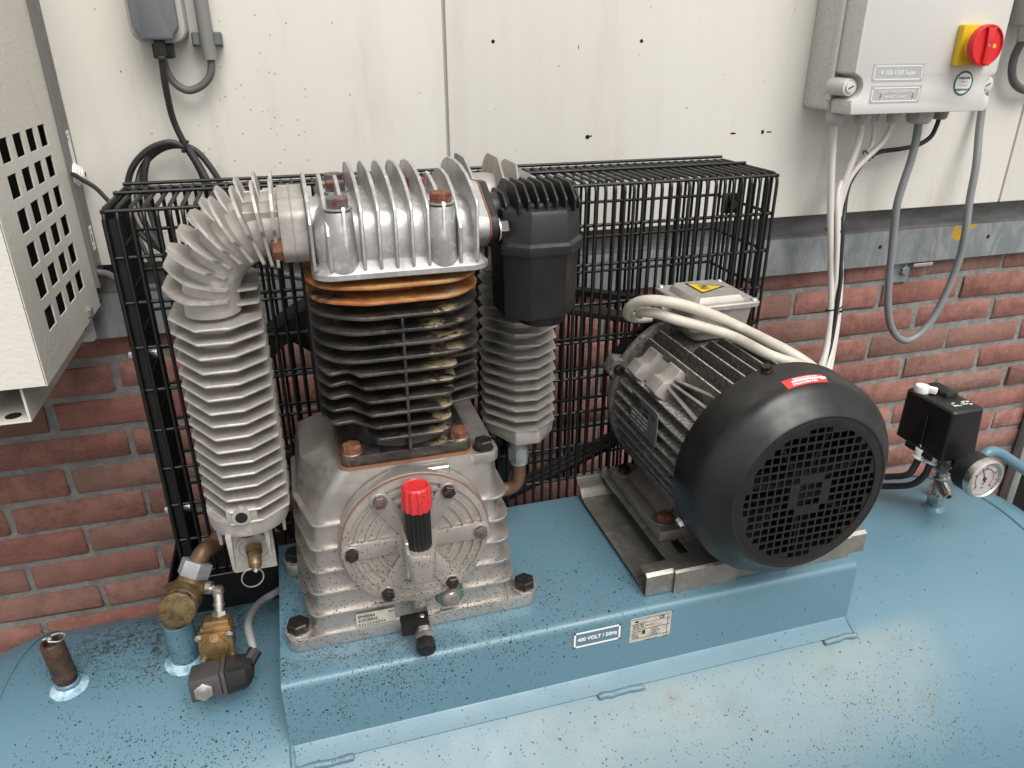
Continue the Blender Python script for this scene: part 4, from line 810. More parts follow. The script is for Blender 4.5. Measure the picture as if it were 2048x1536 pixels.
g = G(); g.grid(br_, br_, hol, (MX, -.6990, MZ), X, Z, (0, .0016, 0), mask=lambda a, b: math.hypot(a, b) < .0925); g.done('grille', 'hood', hood)
g = G(); g.cyl((MX, -.688, MZ), (MX, -.650, MZ), .022, n=24, bev=.002)
for k in range(7):
    A = 2 * math.pi * k / 7 + .3; d = V(math.cos(A), 0, math.sin(A)); n = V(-math.sin(A), 0, math.cos(A)); g.prism([(.018, -.002), (.105, -.002), (.105, .002), (.018, .002)], (MX, -.682, MZ), d, n + V(0, .0, 0), (0, .045, 0))
g.lathe([(.108, 0), (.108, .004), (.001, .004)], (MX, -.640, MZ), Y, 40); g.done('cooling_fan', 'pulley', hood)
for A in (1.80, 3.62, .5):
    d = V(math.cos(A), 0, math.sin(A)); g = G(); g.hexb(V(MX, -.6290, MZ) + d * .1312, d, .0062, .0048, .0078, .0010, .4); g.done('hood_screw', 'blackbolt' if A < 3 and A > 1 else 'steel', hood)
# red direction sticker, bent round the hood
g = G(); A0, A1, ya, yb_ = math.radians(104), math.radians(81), -.6725, -.6590
HPR = [(0, .1312), (.034, .1298), (.043, .1286), (.050, .1264), (.0555, .1228), (.060, .1180), (.0645, .1120)]
def hood_r(y):
    d = HY0 - y
    for (p, q), (p2, q2) in zip(HPR, HPR[1:]):
        if d <= p2: return q + (q2 - q) * (d - p) / (p2 - p)
    return .11
def cylpatch(a0, a1, y0, y1, r, th=.0003, n=10):
    dr = r - .1312
    ring = lambda rr: [[(MX + (rr - r + dr + .0004 + hood_r(y)) * math.cos(a0 + (a1 - a0) * k / n), y, MZ + (rr - r + dr + .0004 + hood_r(y)) * math.sin(a0 + (a1 - a0) * k / n)) for k in range(n + 1)] for y in (y0, (y0 * 2 + y1) / 3, (y0 + 2 * y1) / 3, y1)]
    A = ring(r); B = ring(r + th); b = bmesh.new()
    va = [[b.verts.new(p) for p in q] for q in A]; vb = [[b.verts.new(p) for p in q] for q in B]
    for i_ in range(3):
        for k in range(n): b.faces.new((vb[i_][k], vb[i_][k + 1], vb[i_ + 1][k + 1], vb[i_ + 1][k])); b.faces.new((va[i_][k], va[i_ + 1][k], va[i_ + 1][k + 1], va[i_][k + 1]))
        for q in (0, n): b.faces.new((va[i_][q], va[i_ + 1][q], vb[i_ + 1][q], vb[i_][q]))
    for q in (0, 3):
        for k in range(n): b.faces.new((va[q][k], va[q][k + 1], vb[q][k + 1], vb[q][k]))
    bmesh.ops.recalc_face_normals(b, faces=b.faces[:]); return b
g = G(); g._merge(cylpatch(A0, A1, ya, yb_, .1313)); stk = g.done('direction_sticker', 'stickerred', hood)
ym = -.6656; dg_ = math.radians
g = G(); g._merge(cylpatch(dg_(100), dg_(84), ym - .0010, ym + .0010, .1316)); g._merge(cylpatch(dg_(84), dg_(82.3), ym - .0026, ym + .0026, .1316, n=2)); g._merge(cylpatch(dg_(82.3), dg_(80.6), ym - .0016, ym + .0016, .1316, n=2)); g.done('arrow', 'whiteprint', stk)
def bent_text(body, size, ac, yc_, flip, parent):
    cu = bpy.data.curves.new('txt', 'FONT'); cu.body = body; cu.size = size; cu.align_x = 'CENTER'; cu.align_y = 'CENTER'; cu.extrude = .00015; cu.resolution_u = 2; cu.offset = .0001
    o = bpy.data.objects.new('txt', cu); COL.objects.link(o); dg = bpy.context.evaluated_depsgraph_get(); me = bpy.data.meshes.new_from_object(o.evaluated_get(dg)); bpy.data.objects.remove(o)
    for q in me.vertices:
        x, y, z = q.co; s_ = -1 if flip else 1; yy_ = yc_ + s_ * y; r = hood_r(yy_) + .0011 + z; a = ac - s_ * x / .1317; q.co = V(MX + r * math.cos(a), yc_ + s_ * y, MZ + r * math.sin(a)) - W[parent.name]
    me.materials.clear(); me.materials.append(MAT['whiteprint']); o = bpy.data.objects.new('lettering', me); COL.objects.link(o); o.parent = parent; W[o.name] = W[parent.name]
bent_text('DRAAIRICHTING', .0042, dg_(91.5), -.6622, True, stk); bent_text('DRAAIRICHTING', .0042, dg_(93.5), -.6694, True, stk)

# ================================================================== BELT GUARD, FLYWHEEL, PULLEY, BELTS
QX0, QX1, QF, QB, QT, QL = .1200, .9650, -.3835, -.2285, .3465, -.1900
cage = thing('belt_guard', ((QX0 + QX1) / 2, (QF + QB) / 2, QL), 'black wire cage guard round the drive belts behind the pump and motor', 'belt guard')
wr = .00235
def uw(z0=QL, y0=QF, y1=QB):
    r = .012; P = [(0, y0, z0), (0, y0, QT - r)] + [(0, y0 + r - r * math.cos(a), QT - r + r * math.sin(a)) for a in (.5, 1.07, 1.571)] + [(0, y1 - r, QT)] + [(0, y1 - r + r * math.sin(a), QT - r + r * math.cos(a)) for a in (.5, 1.07, 1.571)] + [(0, y1, z0)]
    return P
NW = 64; step = (QX1 - QX0) / (NW - 1)
src = None
for k in range(NW):
    x = QX0 + step * k
    if src is None:
        g = G(); g.tube([(x + a, b, c) for a, b, c in uw()], wr, 7, smooth=0); src = g.done('upright_wire', 'wire', cage, at=(x, QF, QL), ang=60)
    else: inst(src, (x, QF, QL), cage)
zs = [.3440, .2920, .2390, .1840, .1290, .0740, .0190, -.0360, -.0910, -.1460]
hs_ = None
for j, z in enumerate(zs):
    for y in (QF + .0030, QB - .0030):
        if hs_ is None: g = G(); g.tube([(QX0 - .003, y, z), (QX1 + .003, y, z)], wr, 7, smooth=0); hs_ = g.done('cross_wire', 'wire', cage, at=(QX0, y, z), ang=60)
        else: inst(hs_, (QX0, y, z), cage)
for y in (-.297, QB - .002):
    inst(hs_, (QX0, y, QT + .0032), cage)
sw = None; sh_ = None; NS = 12
for x in (QX0, QX1):
    for k in range(1, NS):
        y = QF + (QB - QF) * k / NS
        if sw is None: g = G(); g.tube([(x, y, QL), (x, y, QT)], wr, 7, smooth=0); sw = g.done('side_wire', 'wire', cage, at=(x, y, QL), ang=60)
        else: inst(sw, (x, y, QL), cage)
    for z in zs:
        if sh_ is None: g = G(); g.tube([(x, QF, z), (x, QB, z)], wr, 7, smooth=0); sh_ = g.done('side_cross_wire', 'wire', cage, at=(x, QF, z), ang=60)
        else: inst(sh_, (x, QF, z), cage)
g = G(); g.bb(QX0 - .022, .262, QF - .010, QF - .006, -.205, -.147, .001, 1); g.bb(QX0 - .022, QX0 - .018, QF - .008, QB, -.205, -.147, .001, 1); g.bb(QX0 - .022, .30, QF - .008, QB, -.209, -.205); g.done('bottom_tray', 'wire', cage)
g = G(); g.bb(QX0 - .004, QX0 + .014, QF + .004, QF + .007, -.205, .335); g.bb(QX0 - .004, QX0 - .001, QF + .004, QF + .022, -.205, .335); g.done('corner_strip', 'wire', cage)
for z in (.168, -.055):
    g = G(); g.cyl((.108, -.358, z), (.128, -.358, z), .0042, n=6); g.cyl((.128, -.358, z), (.140, -.358, z), .0070, n=20); g.done('clamp_bolt', 'steel', cage)
g = G(); g.bb(.890, .912, QF + .006, QF + .016, .295, .322, .002); g.cyl((.901, QF + .006, .3085), (.901, QF - .001, .3085), .006, n=6); g.done('clip', 'wire', cage)
fw = thing('pump_flywheel', (CX, -.31, .016), 'big black spoked flywheel inside the wire cage behind the pump', 'flywheel')
g = G(); g.lathe([(.185, 0), (.208, 0), (.208, .012), (.202, .016), (.208, .020), (.202, .026), (.208, .032), (.208, .045), (.185, .045), (.185, 0)], (CX, -.355, .016), Y, 80, cap=False); g.done('rim', 'pulley', fw)
g = G(); g.cyl((CX, -.37, .016), (CX, -.30, .016), .035, n=32, bev=.002); g.done('hub', 'pulley', fw)
for k in range(5):
    g = G(); A = 2 * math.pi * k / 5 + .6; pts = [(CX + r * math.cos(A + (r - .03) * 2.2), -.33, .016 + r * math.sin(A + (r - .03) * 2.2)) for r in (.03, .07, .11, .15, .19)]; g.tube(pts, [.016 - .0003 * i for i in range(25)], 8); g.done('spoke', 'pulley', fw)
mp_ = thing('motor_pulley', (MX, -.33, MZ), 'black grooved pulley inside the cage behind the motor', 'pulley')
g = G(); g.lathe([(.02, 0), (.078, 0), (.078, .010), (.070, .015), (.078, .020), (.070, .026), (.078, .031), (.078, .043), (.02, .043)], (MX, -.354, MZ), Y, 56); g.done('pulley_wheel', 'pulley', mp_)
g = G(); g.cyl((MX, -.36, MZ), (MX, -.375, MZ), .026, n=24); g.done('taper_bush', 'pulley', mp_)
D = math.hypot(MX - CX, MZ - .016); base = math.atan2(MZ - .016, MX - CX); off_ = math.acos((.208 - .078) / D)
for j, y in enumerate((-.342, -.330, -.318)):
    pts = [(CX + .206 * math.cos(a), y, .016 + .206 * math.sin(a)) for a in [base + off_ + (2 * math.pi - 2 * off_) * k / 40 for k in range(41)]]
    pts += [(MX + .077 * math.cos(a), y, MZ + .077 * math.sin(a)) for a in [base - off_ + 2 * off_ * k / 14 for k in range(15)]]
    g = G(); g.tube(pts, .0058, 6, closed=True, smooth=0); b = g.done('drive_belt', 'pulley', None, at=(.62, y, .03)); tag(b, ('foremost', 'middle', 'rearmost')[j] + ' of the three black drive belts inside the wire cage', 'belt', 'drive belts inside the guard')
g = G(); g.sheet([(-.300, .292), (-.236, .292)], .66, .67, .002); g.tube([(.30, -.252, .252), (.87, -.252, .130)], .008, 6, smooth=0); o = g.done('guard_strut', 'wire', cage)

# ================================================================== TANK FITTINGS, LEFT
def relief(x, y, z, label, tilt=.06):
    t = thing('safety_valve', (x, y, z), label, 'valve')
    g = G(); g.lathe([(.0105, 0), (.0105, .004), (.0095, .0045), (.0128, .008), (.0134, .012), (.0118, .016), (.0118, .0175), (.0126, .019), (.0122, .058), (.0108, .0605), (.0085, .0605), (.0080, .0520), (.001, .052)], (x, y, z), (-tilt, 0, 1), 32); g.done('valve_body', 'bronze', t)
    h = V(-tilt, 0, 1).normalized(); p = V(x, y, z)
    g = G(); g.cyl(p + h * .05, p + h * .0655, .0028, n=12); g.cyl(p + h * .0655, p + h * .069, .0036, .0025, 12); g.tube([p + h * .067 + V(-.006, -.003, 0), p + h * .067 + V(.007, .003, .001), p + h * .0655 + V(.013, .006, -.001), p + h * .064 + V(.0145, .002, -.002), p + h * .064 + V(.010, -.005, -.001), p + h * .066 + V(0, -.006, 0)], .0009, 6); g.done('pull_pin', 'steel', t); return t
relief(-.0005, TY, zc1 + .009, 'slim bronze safety valve standing alone on the left end of the blue tank')
cv = thing('check_valve', (.128, -.511, zc2 + .05), 'dull brass check valve with round lettered cap on the tank stub at left', 'valve')
g = G(); c = V(.1430, -.5080, -.0835); ax = V(-.10, -1, .28).normalized()
g.lathe([(.0150, -.034), (.0150, -.016), (.0190, -.006), (.0205, .008), (.0195, .018)], (.1340, -.510, -.092), (.25, 0, 1), 36); g.cyl(c - ax * .014, c + ax * .030, .0200, n=36, bev=.002); g.cyl(c + ax * .028, c + ax * .034, .0180, n=36)
up = V(.42, .40, .80).normalized(); g.cyl(c + up * .008, c + up * .026, .0155, .0145, 32); g.cyl(c + V(.012, 0, .006), c + V(.028, -.010, .012), .0078, n=24); g.done('valve_body', 'brass', cv)
g = G(); g.cyl(c + ax * .033, c + ax * .0420, .0212, n=10, bev=.0016); cap = g.done('cap', 'brass', cv)
uu, vv, ww = frame(ax, Z); uu, vv = vv, uu
vv = V(0, 0, 1) - ax * ax.z; vv.normalize(); uu = vv.cross(ax)
for i, ch in enumerate('SIWI-GETROWIRENT-'):
    A = math.radians(215 - i * 21); dr = uu * math.cos(A) + vv * math.sin(A); tn = uu * math.sin(A) - vv * math.cos(A)
    text(ch, .0062, c + ax * .0421 + dr * .0150, tn, dr, 'gold', cap, ext=.0006, bold=.0001)
g = G(); g.cyl(c + up * .022, c + up * .041, .0185, n=6, bev=.0014); g.done('union_nut', 'galv', cv)
g = G(); e0 = c + up * .040; g.tube([e0, e0 + up * .010 + V(.004, .003, 0), (.1780, -.466, -.047), (.205, -.440, -.034), (.232, -.432, -.029), (.28, -.42, -.028)], .0105, 18); g.done('copper_pipe', 'copper', cv)
ef = thing('push_in_elbow', (.172, -.52, -.08), 'nickel elbow fitting joining the brass check valve to the solenoid valve', 'fitting')
e1 = c + V(.028, -.010, .012); e2 = V(.1815, -.5250, -.0740)
g = G(); g.cyl(e1 + V(-.002, 0, 0), e1 + V(.004, -.002, 0), .0075, n=20); g.cyl(e1, e2, .0055, n=16); g.box(e2, (.0120, .0120, .0120), .003, rot=(0, 0, -.2)); e3 = V(.1800, -.5400, -.1000); g.cyl(e2, e3, .0056, n=16); g.cyl(e2.lerp(e3, .45), e2.lerp(e3, .55), .0068, n=16); g.cyl(e2.lerp(e3, .75), e3 + (e3 - e2) * .1, .0085, n=6, bev=.0008); g.done('elbow', 'nickel', ef)
so = thing('solenoid_valve', (.178, -.575, -.14), 'gold brass solenoid valve with a black coil plug hanging left of the saddle', 'valve')
c = V(.1745, -.5600, -.1225); Rm = Euler((-.12, 0, -.06)).to_matrix()
q = lambda a, b, d: c + Rm @ V(a, b, d)
g = G(); g.box(c + Rm @ V(.001, .010, .006), (.034, .020, .034), .002, rot=Rm); g.box(c + Rm @ V(.002, .012, .024), (.028, .018, .010), .002, rot=Rm); g.box(c, (.0385, .010, .0385), .002, rot=Rm)
oc = [(.0135 * math.cos(math.pi / 8 + k * math.pi / 4) * 1.08, .0135 * math.sin(math.pi / 8 + k * math.pi / 4) * 1.08) for k in range(8)]
g.prism(oc, q(0, -.005, .001), Rm @ V(X), Rm @ V(Z), Rm @ V(0, -.0028, 0), .0006); g.prism([(-.004, 0), (0, .0048), (.004, 0), (0, -.0048)], q(0, -.0078, .002), Rm @ V(X), Rm @ V(Z), Rm @ V(0, -.0006, 0))
g.cyl(q(0, -.004, .0135), q(0, -.008, .0150), .0052, n=16); g.cyl(q(.0, -.002, -.018), q(.0, -.004, -.026), .0118, n=20); vb_ = g.done('valve_body', 'gold', so)
for a, b in ((-.0168, .0165), (.0168, .0165), (-.0168, -.0170), (.0168, -.0170)):
    g = G(); p0 = q(a, -.005, b); g.cyl(p0, p0 + Rm @ V(0, -.0028, 0), .0042, n=16, bev=.0006); g.box(p0 + Rm @ V(0, -.0030, 0), (.0045, .0004, .0009), rot=Rm); g.box(p0 + Rm @ V(0, -.0030, 0), (.0009, .0004, .0045), rot=Rm); g.done('body_screw', 'steel', so)
kc = V(.1765, -.5950, -.1385); Rk = Euler((-.20, -.05, .02)).to_matrix(); kq = lambda a, b, d: kc + Rk @ V(a, b, d)
g = G(); g.box(kq(-.013, .0, 0), (.033, .034, .027), .002, rot=Rk); g.box(kq(.0065, 0, .001), (.0045, .037, .031), .001, rot=Rk); g.done('coil', 'coil', so)
g = G(); g.loft([[kq(.009, -.017, -.0135), kq(.009, .017, -.0135), kq(.009, .017, .0145), kq(.009, -.017, .0145)], [kq(.030, -.016, -.012), kq(.030, .016, -.012), kq(.030, .016, .0125), kq(.030, -.016, .0125)], [kq(.037, -.009, -.006), kq(.037, .012, -.006), kq(.037, .012, .010), kq(.037, -.009, .010)]], bev=.001); g.cyl(kq(.030, .008, .002), kq(.041, .018, .012), .0085, n=10)
for i in range(6): g.box(kq(.012 + .0032 * i, -.0172, -.009), (.0012, .0012, .005), rot=Rk); g.box(kq(.012 + .0032 * i, -.0165, .0145), (.0012, .006, .0014), rot=Rk)
g.done('connector_plug', 'filterblack', so)
g = G(); n0 = kq(-.0145, -.0180, .000); nn_ = Rk @ V(0, -1, 0); g.hexb(n0, nn_, .0105, .0050); g.cyl(n0 + nn_ * .004, n0 + nn_ * .0062, .0052, n=20, bev=.0006); g.done('coil_nut', 'steel', so)

# ================================================================== PRESSURE SWITCH AND GAUGE, RIGHT
ps = thing('pressure_switch', (1.262, -.503, zc3), 'black box pressure switch with white knob standing on the right of the tank', 'pressure switch')
g = G(); bxp = rrect(1.2195, 1.2770, -.5300, -.4370, .005, 4)
g.loft([[(a, b, z) for a, b in rrect(1.2210, 1.2820, -.5315, -.4385, .005, 4)] if z < -.07 else [(a, b, z) for a, b in bxp] for z in (-.0700, -.0699, .0095)] + [[(a, b, .0130) for a, b in rrect(1.2215, 1.2750, -.528, -.439, .004, 4)]]) if False else g.loft([[(a, b, -.0700) for a, b in rrect(1.2190, 1.2840, -.5320, -.4360, .005, 4)], [(a, b, .0100) for a, b in rrect(1.2190, 1.2775, -.5310, -.4370, .006, 4)], [(a, b, .0130) for a, b in rrect(1.2215, 1.2750, -.5285, -.4395, .005, 4)]])
g.box((1.2600, -.4650, .0135), (.026, .046, .016), .007); g.bb(1.2165, 1.2195, -.4905, -.4885, -.070, -.010, .001, 1)
g.py(rpoly([(1.2160, -.0720), (1.2200, -.0640), (1.2200, -.0780), (1.2160, -.0780)], .001), -.515, -.462); cover = g.done('switch_cover', 'black', ps)
g = G(); kx, ky = 1.2300, -.4560; g.cyl((kx, ky, .0130), (kx, ky, .0240), .0115, .0105, 24, .001); g.box((kx + .006, ky - .008, .0195), (.010, .022, .010), .002, rot=(0, 0, .6)); g.done('switch_knob', 'white', ps)
g = G()
for i, (x, y, a, b) in enumerate(((1.2420, -.512, .010, .0022), (1.2400, -.507, .0012, .006), (1.2445, -.5035, .005, .0016), (1.2480, -.513, .006, .0016), (1.2600, -.511, .010, .0018), (1.2590, -.5070, .007, .0018), (1.2640, -.503, .008, .0016), (1.2680, -.5135, .005, .003), (1.2700, -.505, .0045, .0035))): g.bb(x - a / 2, x + a / 2, y - b / 2, y + b / 2, .0129, .0133)
o = g.done('print', 'whiteprint', cover); tag(o, None, None, None, 'stuff')
g = G(); g.lathe([(.0028, 0), (.0020, .001), (.0004, .001)], (1.2175, -.4895, -.064), (-1, 0, 0), 12); g.done('cover_screw', 'steel', ps)
g = G(); g.bb(1.232, 1.272, -.525, -.455, -.0745, -.0700); g.bb(1.2405, 1.2425, -.530, -.508, -.098, -.0705); g.loft([[(a, b, z) for a, b in rrect(1.262 - s, 1.262 + s, -.503 - s, -.503 + s, .005)] for z, s in ((-.072, .021), (-.088, .020), (-.104, .0145), (-.109, .012))], bev=.001)
g.cyl((1.262, -.503, -.109), (1.262, -.503, -.150), .0095, n=24); g.cyl((1.262, -.503, -.1180), (1.262, -.503, -.1230), .0125, n=24, bev=.001); g.cyl((1.262, -.503, -.150), (1.262, -.503, -.1640), .0125, n=6, bev=.001)
g.cyl((1.262, -.503, -.128), (1.2560, -.526, -.138), .0100, .0085, 20); g.cyl((1.2560, -.526, -.138), (1.2550, -.531, -.1395), .0072, n=20); g.cyl((1.240, -.520, -.088), (1.240, -.5335, -.088), .0068, n=6); g.done('manifold', 'nickel', ps)
for p_, d_ in (((1.2550, -.5313, -.1396), (-.2, -.96, -.3)), ((1.240, -.5336, -.088), (0, -1, 0))):
    g = G(); g.lathe([(.0036, 0), (.0036, .0004)], p_, d_, 16); g.done('port', 'hole', ps)
g = G()
for x, y in ((1.2215, -.4900), (1.2285, -.5060)):
    g = G(); g.cyl((x, y, -.069), (x - .001, y, -.0835), .0088, .0084, 12, .001); g.cyl((x - .001, y, -.0835), (x - .002, y, -.0870), .0102, .0098, 24, .0008); g.done('cable_gland', 'white', ps)
ga = thing('pressure_gauge', (1.2450, -.56, -.072), 'round black pressure gauge with a silver rim below the pressure switch', 'gauge')
gc = V(1.2460, -.5800, -.0725)
g = G(); g.lathe([(.028, -.004), (.0300, -.002), (.0305, .004), (.0305, .024), (.028, .028), (.001, .028)], gc, Y, 48); g.cyl(gc + V(0, .027, 0), (1.256, -.515, -.086), .007, n=16); g.done('gauge_case', 'filterblack', ga)
g = G(); g.lathe([(.0262, -.0045), (.0262, -.0080), (.0285, -.0100), (.0315, -.0085), (.0322, -.004), (.0318, .002), (.0305, .003)], gc, Y, 56, cap=False); g.done('gauge_rim', 'steel', ga)
g = G(); g.lathe([(.0270, 0), (.0270, .0012)], gc + V(0, -.0045, 0), Y, 48); fc = g.done('gauge_face', 'whiteprint', ga)
def dial(parts, mat, nm):
    g = G(); yy = gc.y - .0047
    for a0, r0, r1, wdt in parts:
        d = V(math.cos(a0), 0, math.sin(a0)); n = V(-math.sin(a0), 0, math.cos(a0)); g.prism([(r0, -wdt), (r1, -wdt), (r1, wdt), (r0, wdt)], (gc.x, yy, gc.z), d, n, (0, -.0003, 0))
    o = g.done(nm, mat, ga if nm == 'pointer' else fc); tag(o, kind=None if nm == 'pointer' else 'stuff')
dial([(math.radians(225 - 270 * k / 32), .0225 if k % 4 else .0205, .0250, .00025 if k % 4 else .0004) for k in range(33)], 'ink', 'scale')
dial([(math.radians(225 - 270 * k / 40), .0150, .0170, .0003) for k in range(41)] + [(math.radians(225 - 270 * (k + .5) / 80), .0168, .0172, .0006) for k in range(80)], 'stickerred', 'inner_scale')
dial([(math.radians(112), -.006, .0200, .0007), (math.radians(112), -.007, -.001, .0018)], 'ink', 'pointer')
g = G(); g.lathe([(.0030, 0), (.0030, .0016), (.001, .0018)], gc + V(0, -.0046, 0), (0, -1, 0), 20); g.done('pointer_hub', 'ink', ga)
for k, s in enumerate(('0', '4', '8', '12', '16')):
    A = math.radians(225 - 270 * k / 4); text(s, .0052, (gc.x + .0186 * math.cos(A), gc.y - .0048, gc.z + .0186 * math.sin(A)), X, Z, 'ink', fc)
text('bar', .0042, (gc.x, gc.y - .0048, gc.z - .0085), X, Z, 'stickerred', fc); text('psi', .0036, (gc.x, gc.y - .0048, gc.z - .0150), X, Z, 'ink', fc)
g = G(); g.lathe([(.0264, 0), (.0264, .0012)], gc + V(0, -.0078, 0), Y, 40); g.done('gauge_glass', 'clear', ga)
bp = thing('blue_pipe', (1.45, -.49, -.14), 'blue painted bent pipe rising from the tank at the right behind the gauge', 'pipe')
g = G(); g.tube([(1.302, -.47, -.165), (1.318, -.48, -.135), (1.3331, -.495, -.1076), (1.3420, -.5, -.0945), (1.3540, -.5, -.0905), (1.3726, -.5, -.0960), (1.4015, -.5, -.1135), (1.4497, -.5, -.1447), (1.5142, -.5, -.1860), (1.70, -.5, -.31)], .0088, 18); g.done('pipe_tube', 'blue', bp)
g = G(); g.cyl((1.299, -.468, -.175), (1.309, -.474, -.150), .0125, n=6); g.done('pipe_nut', 'nickel', bp)

# far right: framed black mesh
fm = thing('framed_mesh_panel', (2.14, -.02, -.7), 'black mesh panel in a silver frame against the wall at the right edge', 'panel')
g = G(); g.bb(2.083, 2.108, -.030, -.005, -1.1, .05, .001, 1); g.bb(2.075, 2.6, -.035, -.005, .02, .055); g.done('frame', 'galv', fm)
g = G(); g.bb(2.108, 2.6, -.014, -.010, -1.1, .02); g.done('backing', 'hole', fm)
us_ = []; a = 2.110
while a < 2.30: us_ += [a, a + .004]; a += .009
vs_ = []; a = -.75
while a < -.25: vs_ += [a, a + .004]; a += .009
g = G(); g.grid(us_, vs_, {(i, j) for i in range(1, len(us_), 2) for j in range(1, len(vs_), 2)}, (0, -.030, 0), X, Z, (0, .002, 0)); o = g.done('mesh_sheet', 'wire', fm)

# ================================================================== LEFT HOUSING
lh = thing('ventilated_housing', (-.2, -.2, .145), 'beige metal housing with square vent holes on the wall at left', 'housing')
BXX, F0, F1, Z0, Z1 = .020, -.378, -.070, .1475, .80
yc_ = [-.3045, -.2510, -.1980, -.1455]; zc_ = [.4030 - .0390 * k for k in range(6)]
ys = [F0] + sum([[a - .0170, a + .0170] for a in yc_], []) + [F1]; zz = [Z0] + sum([[a - .0132, a + .0132] for a in sorted(zc_)], []) + [Z1]
g = G(); g.grid(ys, zz, {(2 * i + 1, 2 * j + 1) for i in range(4) for j in range(6)}, (BXX, 0, 0), Y, Z, (-.0018, 0, 0)); g.done('side_panel', 'beige', lh)
g = G(); g.bb(-.6, BXX - .0004, F0, F0 + .0018, Z0, Z1, .0006, 1); g.done('front_panel', 'beige', lh)
g = G(); g.bb(-.6, BXX - .002, F0 + .002, -.05, Z0, Z0 + .002); g.bb(-.6, -.596, F0 + .002, -.05, Z0, Z1); g.bb(-.6, .0018, -.085, -.070, Z0 + .002, Z1); g.done('dark_liner', 'hole', lh)  # black lining added so the vent holes look dark inside
g = G(); g.bb(.0020, .0265, -.0740, -.0350, .175, Z1, .001, 1); g.done('rear_casing', 'greystrip', lh)
for z0, z1 in ((.3480, .4000), (.2300, .2650)):
    g = G(); g.bb(BXX + .0064, BXX + .0069, -.0600, -.0450, z0, z1); lb = g.done('sticker', 'whiteprint', lh)
    g = G(); g.bb(BXX + .0068, BXX + .0071, -.061, -.049, z1 - .006, z1 - .005); g.bb(BXX + .0068, BXX + .0071, -.061, -.049, z0 + .005, z0 + .006); g.bb(BXX + .0068, BXX + .0071, -.058, -.053, (z0 + z1) / 2 - .006, (z0 + z1) / 2 + .006) if z0 < .3 else g.bb(BXX + .0068, BXX + .0071, -.060, -.057, z1 - .014, z1 - .009); tag(g.done('print', 'ink', lb), kind='stuff')
g = G(); g.lathe([(.0165, 0), (.0160, .003), (.0135, .004), (.0140, .006), (.0110, .007), (.0118, .009), (.0085, .010), (.009, .012), (.0048, .013)], (BXX + .0060, -.060, .3400), (1, 0, -.05), 28, cap=False); g.done('grommet', 'whiteprint', lh)
g = G(); g.hexb((BXX - .003, -.1420, .1600), X, .0085, .007, .0105, .0012); g.hexb((.0, -.05, .13), X, .004, .01) if False else None; g.done('housing_bolt', 'steel', lh)
g = G(); g.cyl((BXX + .006, -.058, .1985), (BXX + .013, -.058, .1985), .0085, n=6); g.done('cable_gland', 'black', lh)
lg = thing('wall_lug', (-.01, -.045, .085), 'beige mounting lug with a ring hole below the vented housing', 'bracket')
g = G(); g.py(rrect(-.10, -.0010, .0850, .170, .008), -.052, -.048); g.done('lug_plate', 'beige', lg)
g = G(); g.lathe([(.013, 0), (.0155, .0015), (.0165, 0)], (-.0265, -.052, .115), (0, -1, 0), 28, cap=False); g.lathe([(.0100, -.001), (.0125, .0005), (.001, .0005)], (-.0265, -.052, .115), (0, -1, 0), 24); g.done('lug_ring', 'hole', lg)
tf = thing('square_tube_foot', (-.03, -.2, .1), 'beige square tube foot open at the end under the vented housing', 'bracket')
g = G(); a, b, c0, c1, t_ = -.062, -.0125, .0975, .1455, .0028; o4 = [(a, c0), (b, c0), (b, c1), (a, c1)]; i4 = [(a + t_, c0 + t_), (b - t_, c0 + t_), (b - t_, c1 - t_), (a + t_, c1 - t_)]
bmx = bmesh.new(); R = [[bmx.verts.new((x, y, z)) for x, z in q_] for q_ in (o4, i4) for y in (-.362, -.06)]
for k in range(4):
    n_ = (k + 1) % 4; bmx.faces.new((R[0][k], R[0][n_], R[1][n_], R[1][k])); bmx.faces.new((R[2][k], R[3][k], R[3][n_], R[2][n_])); bmx.faces.new((R[0][k], R[2][k], R[2][n_], R[0][n_])); bmx.faces.new((R[1][k], R[1][n_], R[3][n_], R[3][k]))
bmesh.ops.recalc_face_normals(bmx, faces=bmx.faces[:]); g._merge(bmx); g.done('tube_profile', 'beige', tf)
g = G(); g.lathe([(.009, 0), (.009, .0004)], (-.036, -.345, c0 + t_), Z, 24); g.done('bolt_hole', 'hole', tf)

# ================================================================== SOCKET, CONDUIT
sk = thing('wall_socket', (.172, -.035, .506), 'grey outdoor wall socket with dark flap and plug at the top left', 'socket')
g = G(); g.py(rrect(.1385, .2085, .5115, .66, .018, 7), -.0900, -.035, .005); g.done('socket_housing', 'sockgrey', sk)
g = G(); g.py(rpoly([(.1440, .5310), (.1520, .5210), (.1530, .5155), (.1920, .5155), (.1930, .5210), (.2010, .5310), (.2010, .655), (.1440, .655)], [.008, .002, .002, .002, .002, .008, .01, .01], 4), -.1050, -.0890, .0025); g.done('flap', 'flap', sk)
g = G(); g.bb(.1655, .1795, -.094, -.078, .4950, .5190, .002); g.bb(.1600, .1855, -.075, -.045, .4920, .5120, .002); g.bb(.168, .177, -.096, -.080, .4900, .4960, .001); g.done('plug', 'rubber', sk)
pc = G(); pc.tube([(.1718, -.088, .497), (.1712, -.088, .4870), (.1695, -.082, .452), (.1705, -.072, .4115), (.1805, -.070, .3754), (.1915, -.070, .3481), (.1973, -.070, .3248), (.2010, -.09, .295), (.205, -.12, .25)], .0046, 12); o = pc.done('plug_cable', 'rubber', None, at=(.17, -.08, .49)); tag(o, 'black rubber cable hanging from the wall socket down to the coil tie', 'cable')
